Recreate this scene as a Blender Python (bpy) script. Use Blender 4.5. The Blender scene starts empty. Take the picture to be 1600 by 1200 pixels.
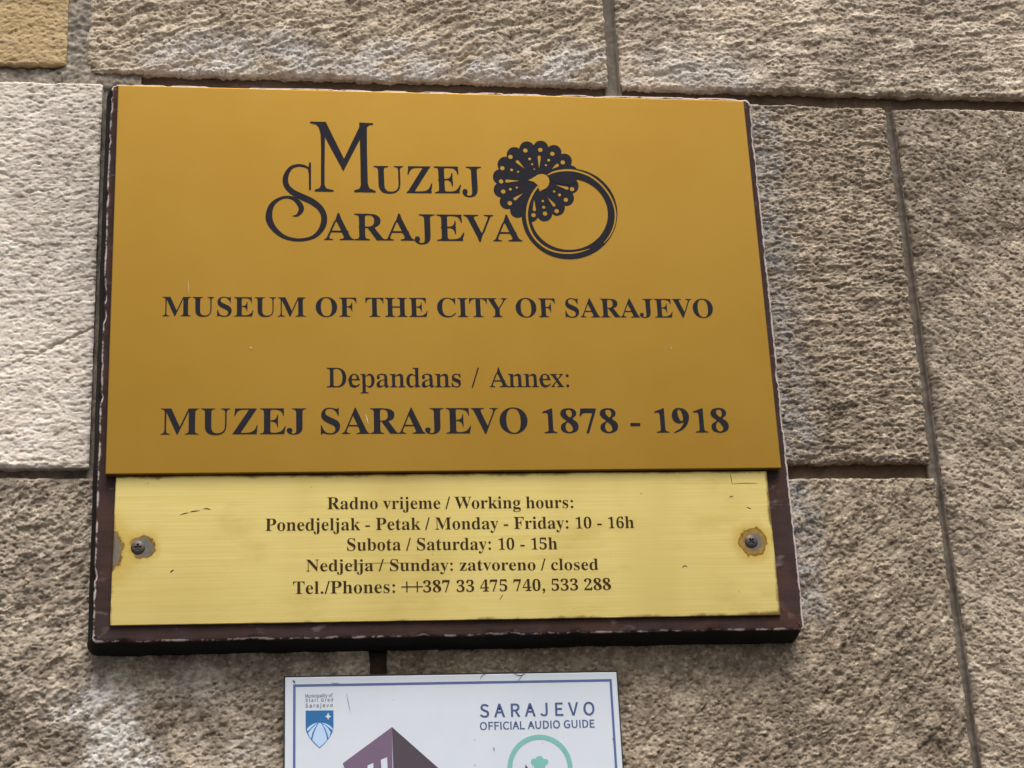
# A museum's name plates screwed to a rough stone wall, seen from below.
# x runs along the wall, z up, the wall looks towards -y.  Small measures in millimetres.
import bpy, bmesh, math, random
import numpy as np
from mathutils import Matrix, Vector, Euler

scene = bpy.context.scene
COL = scene.collection
ZC = 2.25                                   # height of the middle of the gold plate above the pavement

# ------------------------------------------------------------------ camera
cd = bpy.data.cameras.new('camera')
cam = bpy.data.objects.new('camera', cd)
COL.objects.link(cam)
cam.location = (-0.1561242, -1.4081162, 1.6861668)
cam.rotation_euler = [math.radians(a) for a in (108.26953, 2.693426, -7.896977)]
cd.sensor_width = 36.0
cd.lens = 56.844
cd.clip_start = 0.05
cd.clip_end = 500
scene.camera = cam

# ------------------------------------------------------------------ sky and sun (bright overcast)
SUN_EL, SUN_AZ = 64.0, 10.0                 # elevation, degrees to the right of straight out from the wall
world = bpy.data.worlds.new('World')
scene.world = world
world.use_nodes = True
wn = world.node_tree
bg = wn.nodes['Background']
sky = wn.nodes.new('ShaderNodeTexSky')
sky.sky_type = 'NISHITA'
sky.sun_disc = False
sky.sun_elevation = math.radians(SUN_EL)
sky.sun_rotation = math.radians(180 - SUN_AZ)
sky.air_density = 1.2
sky.dust_density = 4.0
grey = wn.nodes.new('ShaderNodeHueSaturation')
grey.inputs['Saturation'].default_value = 0.18
wn.links.new(sky.outputs[0], grey.inputs['Color'])
_tc = wn.nodes.new('ShaderNodeTexCoord')
_sx = wn.nodes.new('ShaderNodeSeparateXYZ')
wn.links.new(_tc.outputs['Generated'], _sx.inputs[0])
_mr = wn.nodes.new('ShaderNodeMapRange')        # an overcast sky is about three times brighter overhead than at the horizon
_mr.inputs[1].default_value, _mr.inputs[2].default_value = 0.0, 1.0
_mr.inputs[3].default_value, _mr.inputs[4].default_value = 0.45, 2.1
wn.links.new(_sx.outputs[2], _mr.inputs[0])
_mx = wn.nodes.new('ShaderNodeMix')
_mx.data_type = 'RGBA'
_mx.blend_type = 'MULTIPLY'
_mx.inputs[0].default_value = 1.0
wn.links.new(grey.outputs[0], _mx.inputs[6])
wn.links.new(_mr.outputs[0], _mx.inputs[7])
wn.links.new(_mx.outputs[2], bg.inputs['Color'])
bg.inputs['Strength'].default_value = 0.09
sd = bpy.data.lights.new('sun', 'SUN')
sun = bpy.data.objects.new('sun', sd)
COL.objects.link(sun)
sd.energy = 1.5
sd.angle = math.radians(34)
sd.color = (1.0, 0.965, 0.92)
_el, _az = math.radians(SUN_EL), math.radians(SUN_AZ)
_to_sun = Vector((math.sin(_az) * math.cos(_el), -math.cos(_az) * math.cos(_el), math.sin(_el)))
sun.rotation_euler = _to_sun.to_track_quat('Z', 'Y').to_euler()
sun.location = (1, -4, 6)

vs = scene.view_settings
vs.view_transform = 'Standard'
vs.look = 'None'
vs.gamma = 1.0
vs.use_curve_mapping = False
vs.exposure = 0.62

DATA = {"M":[[-123.3,153.6],[-108.6,153.7],[-92.1,115.8],[-77.4,148.8],[-77.2,153.8],[-64.2,153.4],[-64.3,151.6],[-68.0,151.2],[-70.1,148.9],[-70.5,126.7],[-70.4,90.9],[-69.1,86.0],[-63.3,83.2],[-63.3,81.7],[-83.1,81.7],[-83.1,83.5],[-78.3,85.3],[-76.9,88.8],[-76.9,122.4],[-77.0,136.0],[-92.9,102.8],[-109.5,137.6],[-110.1,112.0],[-110.4,88.8],[-108.8,85.1],[-102.1,83.3],[-102.2,81.8],[-119.6,81.7],[-119.6,83.5],[-115.1,85.2],[-113.8,88.8],[-113.3,125.7],[-113.6,140.9],[-115.3,147.8],[-117.7,150.6],[-123.3,152.0]],"S":[[-123.8,102.2,0.73],[-124.9,104.6,1.46],[-127.7,106.9,2.07],[-131.6,107.9,2.32],[-135.3,108.0,2.44],[-140.9,105.7,2.92],[-144.6,100.4,3.66],[-146.4,93.6,4.51],[-145.0,86.6,4.63],[-139.4,80.5,5.12],[-131.8,76.3,5.61],[-122.1,71.4,5.61],[-114.8,65.1,5.12],[-111.3,57.1,4.88],[-112.0,48.4,4.88],[-116.3,40.3,3.9],[-123.6,34.9,2.92],[-135.7,32.9,2.68],[-147.8,35.9,3.41],[-156.8,43.8,4.63],[-161.3,53.7,5.61],[-159.8,65.1,4.39],[-154.4,72.1,2.92],[-146.5,75.5,2.44],[-139.2,74.3,3.17],[-134.1,69.8,4.39],[-131.9,63.9,4.39],[-134.1,59.0,2.92],[-136.8,57.0,1.71],[-139.9,56.8,0.73]],"Sbar":[[-124.5,111.3],[-122.7,111.0],[-122.9,83.0],[-124.8,83.5],[-124.8,99.4],[-125.5,102.8]],"ros":[[90.3,136.7],[91.0,137.3],[91.7,137.8],[92.5,138.1],[93.2,138.4],[93.9,138.6],[94.6,138.7],[95.3,138.8],[96.0,138.8],[96.7,138.7],[97.3,138.5],[98.0,138.3],[98.6,137.9],[99.2,137.6],[99.8,137.1],[100.3,136.6],[100.8,135.9],[101.3,135.2],[101.6,134.4],[102.0,133.4],[102.2,132.2],[103.0,132.7],[104.0,133.4],[104.9,133.9],[105.8,134.2],[106.6,134.4],[107.4,134.5],[108.2,134.5],[108.9,134.4],[109.6,134.3],[110.3,134.1],[110.9,133.8],[111.5,133.4],[112.0,133.0],[112.6,132.5],[113.0,132.0],[113.5,131.4],[113.8,130.7],[114.1,130.0],[114.4,129.2],[114.6,128.3],[114.6,127.4],[114.6,126.4],[114.4,125.2],[115.4,125.3],[116.5,125.5],[117.5,125.6],[118.4,125.5],[119.2,125.3],[119.9,125.0],[120.6,124.7],[121.2,124.3],[121.8,123.8],[122.3,123.3],[122.8,122.7],[123.2,122.1],[123.5,121.5],[123.8,120.8],[124.0,120.0],[124.1,119.2],[124.2,118.4],[124.1,117.6],[124.0,116.7],[123.8,115.7],[123.5,114.8],[123.0,113.7],[123.5,113.2],[124.6,113.0],[125.5,112.6],[126.2,112.2],[126.9,111.6],[127.4,111.1],[127.9,110.4],[128.3,109.8],[128.7,109.1],[128.9,108.4],[129.1,107.6],[129.2,106.9],[129.3,106.1],[129.2,105.3],[129.1,104.5],[128.9,103.7],[128.7,102.8],[128.3,102.0],[127.9,101.2],[127.3,100.4],[126.5,99.6],[125.8,98.8],[126.7,98.1],[127.4,97.4],[127.9,96.7],[128.4,95.9],[128.7,95.2],[129.0,94.4],[129.1,93.6],[129.2,92.8],[129.2,92.0],[129.1,91.2],[129.0,90.5],[128.8,89.7],[128.5,88.9],[128.1,88.2],[127.7,87.5],[127.2,86.8],[126.6,86.1],[125.9,85.5],[125.1,85.0],[124.2,84.5],[123.1,84.1],[123.0,83.3],[123.5,82.4],[123.8,81.5],[123.9,80.6],[124.0,79.7],[124.0,78.9],[123.9,78.1],[123.7,77.3],[123.5,76.5],[123.2,75.8],[122.8,75.1],[122.4,74.5],[121.9,73.8],[121.4,73.3],[120.8,72.7],[120.2,72.3],[119.4,71.8],[118.7,71.5],[117.8,71.2],[116.9,71.1],[115.9,71.0],[114.7,71.2],[114.5,70.4],[114.5,69.4],[114.5,68.4],[114.3,67.5],[114.1,66.7],[113.8,65.9],[113.5,65.1],[113.1,64.5],[112.6,63.8],[112.1,63.3],[111.6,62.8],[111.0,62.3],[110.4,61.9],[109.7,61.5],[109.0,61.3],[108.3,61.0],[107.6,60.9],[106.8,60.9],[106.0,60.9],[105.1,61.0],[104.2,61.3],[103.3,61.8],[102.3,62.6],[102.0,61.4],[101.7,60.4],[101.4,59.5],[100.9,58.7],[100.4,58.0],[99.9,57.4],[99.4,56.8],[98.8,56.3],[98.2,55.9],[97.5,55.6],[96.9,55.3],[96.2,55.1],[95.5,55.0],[94.8,54.9],[94.1,54.9],[93.4,54.9],[92.7,55.1],[92.0,55.3],[91.3,55.7],[90.6,56.1],[90.0,56.6],[89.3,57.3],[88.7,58.3],[88.1,58.4],[87.4,57.4],[86.8,56.5],[86.1,55.9],[85.4,55.3],[84.8,54.9],[84.1,54.5],[83.4,54.3],[82.7,54.1],[82.0,54.0],[81.3,53.9],[80.6,53.9],[79.9,54.0],[79.3,54.2],[78.6,54.4],[78.0,54.7],[77.4,55.1],[76.9,55.6],[76.4,56.1],[75.9,56.7],[75.4,57.4],[75.0,58.2],[74.7,59.2],[74.5,60.4],[73.7,59.9],[72.7,59.2],[71.8,58.7],[71.0,58.4],[70.2,58.2],[69.4,58.1],[68.7,58.1],[67.9,58.2],[67.3,58.4],[66.6,58.6],[66.0,58.9],[65.4,59.2],[64.8,59.6],[64.3,60.1],[63.9,60.6],[63.5,61.2],[63.1,61.8],[62.8,62.5],[62.5,63.3],[62.3,64.1],[62.3,65.1],[62.3,66.1],[62.4,67.2],[61.5,67.1],[60.4,66.9],[59.5,66.9],[58.6,66.9],[57.8,67.1],[57.1,67.4],[56.4,67.7],[55.8,68.1],[55.2,68.6],[54.7,69.1],[54.3,69.6],[53.9,70.2],[53.5,70.9],[53.3,71.6],[53.1,72.3],[52.9,73.0],[52.8,73.8],[52.9,74.7],[52.9,75.5],[53.1,76.5],[53.5,77.4],[54.0,78.4],[53.4,78.9],[52.4,79.2],[51.5,79.5],[50.7,80.0],[50.1,80.5],[49.5,81.1],[49.0,81.7],[48.6,82.3],[48.3,83.0],[48.0,83.7],[47.8,84.4],[47.7,85.2],[47.7,86.0],[47.7,86.7],[47.8,87.5],[47.9,88.3],[48.2,89.1],[48.5,90.0],[49.0,90.8],[49.5,91.6],[50.2,92.4],[51.0,93.1],[50.1,93.8],[49.4,94.5],[48.8,95.2],[48.4,96.0],[48.0,96.7],[47.8,97.5],[47.6,98.3],[47.5,99.1],[47.5,99.9],[47.6,100.6],[47.7,101.4],[47.9,102.2],[48.1,102.9],[48.5,103.7],[48.9,104.4],[49.4,105.1],[50.0,105.7],[50.6,106.3],[51.4,106.9],[52.3,107.4],[53.4,107.8],[53.4,108.5],[53.0,109.5],[52.7,110.4],[52.5,111.3],[52.4,112.2],[52.4,113.0],[52.5,113.8],[52.7,114.6],[52.9,115.4],[53.2,116.1],[53.5,116.8],[54.0,117.5],[54.4,118.1],[54.9,118.7],[55.5,119.2],[56.2,119.7],[56.9,120.2],[57.6,120.5],[58.5,120.8],[59.4,121.0],[60.4,121.0],[61.6,120.9],[61.8,121.6],[61.7,122.7],[61.8,123.7],[61.9,124.6],[62.1,125.5],[62.4,126.3],[62.8,127.0],[63.2,127.7],[63.6,128.3],[64.1,128.9],[64.6,129.5],[65.2,129.9],[65.8,130.4],[66.5,130.7],[67.2,131.0],[67.9,131.2],[68.7,131.4],[69.4,131.4],[70.3,131.4],[71.1,131.3],[72.0,131.0],[73.0,130.5],[74.0,129.7],[74.2,130.9],[74.5,131.9],[74.9,132.9],[75.3,133.7],[75.8,134.4],[76.4,135.1],[76.9,135.6],[77.5,136.1],[78.1,136.6],[78.8,136.9],[79.4,137.2],[80.1,137.4],[80.8,137.6],[81.5,137.7],[82.2,137.7],[82.9,137.6],[83.6,137.5],[84.3,137.2],[85.0,136.9],[85.7,136.5],[86.4,135.9],[87.1,135.2],[87.8,134.2],[88.4,134.1],[89.0,135.2],[89.7,136.0]],"dots":[[79.8,127.9,2.13],[94.3,128.9,2.13],[105.7,125.0,2.13],[115.3,116.1,2.13],[65.1,120.9,2.13],[56.8,108.9,2.13],[55.0,95.1,2.13],[56.6,84.6,2.13],[62.3,72.7,2.13],[84.2,60.8,2.13],[95.2,62.6,2.13],[106.5,65.3,2.13],[116.0,77.1,2.13],[122.6,88.3,2.13],[83.5,119.1,1.35],[85.6,113.6,1.01],[87.5,108.5,0.67],[101.8,118.2,1.35],[98.8,112.9,1.01],[65.6,107.3,1.35],[71.7,105.5,1.01],[63.5,87.2,1.35],[69.7,89.0,1.01],[94.4,69.1,1.46],[93.8,75.5,1.12],[110.2,82.1,1.46],[105.3,85.6,1.12]],"tears":[[[92.8,121.2],[92.1,109.6]],[[71.6,115.9],[77.9,109.1]],[[109.8,113.0],[104.5,109.1]],[[60.6,95.6],[72.1,96.0]],[[67.4,77.3],[75.2,83.0]],[[85.3,66.5],[85.5,77.6]],[[104.2,71.6],[98.7,79.3]],[[117.7,89.2],[107.5,92.5]]],"core":[[81.2,96.7],[86.7,100.1],[90.9,102.9],[95.1,103.5],[98.6,102.5],[100.8,99.5],[101.3,95.7],[100.1,91.8],[97.8,88.9],[94.2,87.1],[91.5,85.3],[90.5,88.7],[89.8,91.9],[86.4,95.2]],"ringo":[[164.8,63.5],[164.4,60.5],[163.9,57.4],[163.2,54.4],[162.4,51.4],[161.3,48.5],[160.0,45.6],[158.6,42.8],[157.0,40.1],[155.2,37.6],[153.3,35.1],[151.3,32.7],[149.1,30.5],[146.7,28.4],[144.3,26.4],[141.8,24.7],[139.1,23.0],[136.4,21.6],[133.6,20.3],[130.7,19.2],[127.8,18.3],[124.9,17.6],[121.9,17.1],[118.9,16.8],[116.0,16.7],[113.0,16.7],[110.1,17.0],[107.2,17.4],[104.3,18.1],[101.5,18.9],[98.8,19.9],[96.2,21.1],[93.6,22.5],[91.2,24.1],[88.9,25.8],[86.7,27.7],[84.7,29.7],[82.8,31.9],[81.0,34.2],[79.4,36.6],[78.0,39.1],[76.7,41.7],[75.6,44.5],[74.7,47.3],[74.0,50.2],[73.5,53.1],[73.1,56.1],[73.0,59.1],[73.0,62.1],[73.3,65.2],[73.7,68.2],[74.4,71.2],[75.2,74.2],[76.2,77.1],[77.4,80.0],[78.8,82.8],[80.3,85.6],[82.0,88.2],[83.9,90.7],[85.9,93.1],[88.1,95.4],[90.4,97.6],[92.8,99.6],[95.4,101.4],[98.0,103.1],[100.8,104.6],[103.6,106.0],[106.5,107.1],[109.4,108.1],[112.4,108.8],[115.4,109.4],[118.4,109.8],[121.5,109.9],[124.5,109.9],[127.5,109.6],[130.5,109.2],[133.4,108.5],[136.2,107.7],[139.0,106.7],[141.7,105.4],[144.3,104.0],[146.8,102.4],[149.1,100.7],[151.3,98.7],[153.4,96.7],[155.3,94.4],[157.1,92.1],[158.7,89.6],[160.2,87.0],[161.4,84.3],[162.5,81.5],[163.3,78.6],[164.0,75.7],[164.5,72.7],[164.8,69.7],[164.9,66.6]],"ringi":[[155.6,62.9],[155.4,60.5],[155.0,58.1],[154.4,55.7],[153.7,53.4],[152.8,51.1],[151.8,48.8],[150.7,46.6],[149.4,44.5],[148.0,42.5],[146.5,40.5],[144.8,38.6],[143.0,36.9],[141.2,35.2],[139.2,33.7],[137.2,32.3],[135.1,31.0],[132.9,29.9],[130.6,28.9],[128.3,28.0],[126.0,27.3],[123.6,26.7],[121.2,26.3],[118.8,26.1],[116.4,26.0],[114.0,26.0],[111.6,26.2],[109.3,26.6],[107.0,27.1],[104.7,27.7],[102.6,28.5],[100.4,29.5],[98.4,30.6],[96.4,31.8],[94.6,33.2],[92.8,34.6],[91.1,36.2],[89.6,37.9],[88.2,39.7],[86.9,41.6],[85.7,43.6],[84.7,45.7],[83.8,47.9],[83.1,50.1],[82.5,52.3],[82.1,54.7],[81.8,57.0],[81.7,59.4],[81.8,61.8],[82.0,64.1],[82.3,66.5],[82.8,68.9],[83.5,71.2],[84.3,73.6],[85.3,75.8],[86.4,78.0],[87.6,80.2],[89.0,82.2],[90.5,84.2],[92.2,86.1],[93.9,87.9],[95.8,89.6],[97.7,91.2],[99.8,92.6],[101.9,93.9],[104.1,95.1],[106.3,96.2],[108.7,97.1],[111.0,97.8],[113.4,98.4],[115.9,98.8],[118.3,99.1],[120.7,99.3],[123.2,99.2],[125.6,99.0],[127.9,98.7],[130.3,98.2],[132.6,97.5],[134.8,96.7],[137.0,95.7],[139.1,94.6],[141.0,93.4],[142.9,92.0],[144.7,90.5],[146.4,88.8],[148.0,87.1],[149.4,85.3],[150.7,83.3],[151.8,81.3],[152.8,79.2],[153.7,77.0],[154.4,74.7],[155.0,72.4],[155.4,70.1],[155.6,67.7],[155.7,65.3]],"arc1":[[100.0,102.7,0.9],[105.8,105.6,1.57],[113.0,107.4,1.91],[120.8,108.0,2.02],[129.6,106.7,1.91],[140.0,102.7,1.79],[149.1,95.6,1.68],[155.7,87.3,1.57],[160.4,77.8,1.46],[162.7,67.7,1.46],[162.5,58.8,1.46],[160.3,49.9,1.35],[155.9,41.1,1.12],[149.7,33.2,0.45]],"arc2":[[89.8,90.4,1.57],[85.3,84.2,1.79],[80.9,75.2,1.91],[78.5,66.4,1.91],[77.9,57.6,1.91],[79.5,47.6,1.91],[83.5,38.2,1.79],[90.0,30.6,1.79],[97.9,25.6,1.79],[107.0,23.0,1.68],[117.5,22.6,1.57],[126.9,24.2,1.12],[135.9,27.2,0.34]],"wedge":[[102.7,102.4],[110.5,105.1],[120.6,105.9],[129.5,104.8],[136.4,101.1],[143.2,96.7],[136.3,99.2],[130.3,99.7],[127.3,98.0],[126.5,95.1],[121.6,92.5],[109.9,93.5],[103.0,97.3]],"T":{"uzej":{"s":"UZEJ","a":[-64.4,81.3],"b":[36.7,82.5],"cap":27.6},"arajeva":{"s":"ARAJEVA","a":[-111.3,33.2],"b":[72.5,34.0],"cap":26.6},"museum":{"s":"MUSEUM OF THE CITY OF SARAJEVO","a":[-255.1,-42.3],"b":[249.4,-41.0],"cap":18.6},"annex":{"s":"Depandans / Annex:","a":[-110.6,-109.0],"b":[108.4,-109.0],"cap":18.3},"muzej":{"s":"MUZEJ SARAJEVO 1878 - 1918","a":[-254.5,-152.1],"b":[254.2,-153.0],"cap":23.9},"h1":{"s":"Radno vrijeme / Working hours:","a":[-111.1,-219.0],"b":[106.4,-220.6],"cap":10.8},"h2":{"s":"Ponedjeljak - Petak / Monday - Friday: 10 - 16h","a":[-164.4,-237.5],"b":[160.4,-239.6],"cap":10.9},"h3":{"s":"Subota / Saturday: 10 - 15h","a":[-94.5,-256.0],"b":[90.0,-257.8],"cap":10.9},"h4":{"s":"Nedjelja / Sunday: zatvoreno / closed","a":[-129.8,-273.5],"b":[125.5,-276.9],"cap":10.3},"h5":{"s":"Tel./Phones: ++387 33 475 740, 533 288","a":[-141.0,-293.0],"b":[135.8,-294.9],"cap":10.9},"sar":{"s":"SARAJEVO","a":[17.8,-399.2],"b":[118.2,-400.1],"cap":10.9},"oag":{"s":"OFFICIAL AUDIO GUIDE","a":[17.4,-409.9],"b":[117.5,-410.8],"cap":6.5},"mun":{"s":"Municipality of","a":[-130.9,-378.1],"b":[-107.9,-378.2],"cap":2.8},"sta":{"s":"Stari Grad","a":[-130.9,-381.8],"b":[-107.6,-381.9],"cap":2.8},"sa2":{"s":"Sarajevo","a":[-130.9,-386.4],"b":[-107.7,-386.6],"cap":3.2}},"gold":[[-300.0,187.1],[300.0,187.1],[300.0,-187.1],[-300.0,-187.1]],"brass":[[-291.7,-187.4],[287.7,-187.9],[287.4,-320.4],[-292.9,-316.5]],"board":[[-307.3,192.6],[309.5,194.1],[308.6,-333.0],[-307.0,-330.0]],"sign":[[-147.8,-360.6],[139.9,-363.7],[140.2,-445.8],[-149.4,-435.8]],"border":[[-141.1,-366.7],[135.2,-369.7],[133.4,-445.6],[-141.9,-436.0]],"screw":[[-271.5,-250.4],[266.8,-253.5]],"halfmoon":[[-290.8,-235.3],[-282.6,-244.3],[-289.9,-268.0]],"shield":[[-130.7,-389.0],[-107.2,-389.5],[-107.4,-405.3],[-108.8,-408.7],[-111.2,-412.6],[-115.1,-417.1],[-119.3,-420.7],[-123.5,-416.8],[-127.2,-412.3],[-129.8,-407.8],[-130.8,-404.5]],"star":[[-111.7,-391.1],[-110.9,-393.7],[-109.2,-394.7],[-111.0,-395.4],[-111.8,-397.4],[-112.7,-395.4],[-114.4,-394.5],[-112.7,-393.6]],"arch":[[[-129.8,-404.3],[-127.6,-402.3],[-124.8,-400.5],[-122.0,-399.7],[-120.3,-399.5],[-123.4,-401.2],[-126.2,-403.5],[-128.8,-406.0],[-129.4,-406.2]],[[-128.8,-407.8],[-125.8,-404.2],[-122.4,-401.3],[-121.0,-400.6],[-123.4,-404.3],[-125.2,-408.0],[-126.3,-412.6],[-127.5,-411.1]],[[-119.8,-399.6],[-118.2,-399.7],[-116.3,-402.6],[-114.5,-406.9],[-113.3,-410.7],[-112.9,-414.2],[-116.0,-417.3],[-119.3,-420.0],[-123.0,-416.4],[-125.3,-413.5],[-124.4,-409.8],[-123.0,-405.7],[-121.3,-402.5]],[[-117.0,-401.0],[-114.9,-401.5],[-112.1,-404.2],[-109.8,-407.7],[-110.5,-410.3],[-111.8,-412.8],[-112.6,-409.3],[-114.2,-405.0],[-115.8,-402.2]],[[-117.7,-399.7],[-114.9,-400.1],[-112.1,-401.1],[-109.7,-402.8],[-107.8,-405.0],[-108.1,-406.6],[-109.3,-405.4],[-112.1,-403.0],[-114.9,-401.0]]],"towerL":[[-57.9,-405.0],[-58.7,-479.5],[-98.1,-478.0],[-98.4,-438.1],[-100.1,-433.8]],"towerR":[[-57.9,-405.0],[-19.6,-440.3],[-22.2,-481.0],[-58.6,-479.6],[-57.7,-438.9]],"towerW":[[[-79.3,-436.4],[-74.4,-434.4],[-74.0,-449.6],[-79.0,-451.2]],[[-68.0,-432.0],[-62.7,-430.1],[-62.2,-445.3],[-67.4,-446.9]]],"circ":[[67.8,-443.6],28.19,24.0],"hat":[[67.9,-433.4],[69.9,-433.9],[71.4,-436.1],[73.6,-436.0],[75.3,-437.5],[75.0,-439.3],[73.4,-441.2],[72.0,-441.8],[72.5,-444.4],[72.1,-447.0],[62.2,-446.7],[62.2,-444.1],[62.9,-441.5],[60.8,-440.5],[60.0,-438.3],[60.5,-436.2],[62.4,-435.4],[64.2,-435.4],[65.9,-433.7]],"spike":[[55.2,-439.9],[57.3,-443.0],[59.5,-448.3],[54.5,-448.1]],"crack":[[-392.6,-78.5],[-381.9,-73.0],[-368.3,-67.0],[-354.7,-60.2],[-343.8,-52.9],[-330.1,-46.1],[-315.1,-40.5]]}
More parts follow.
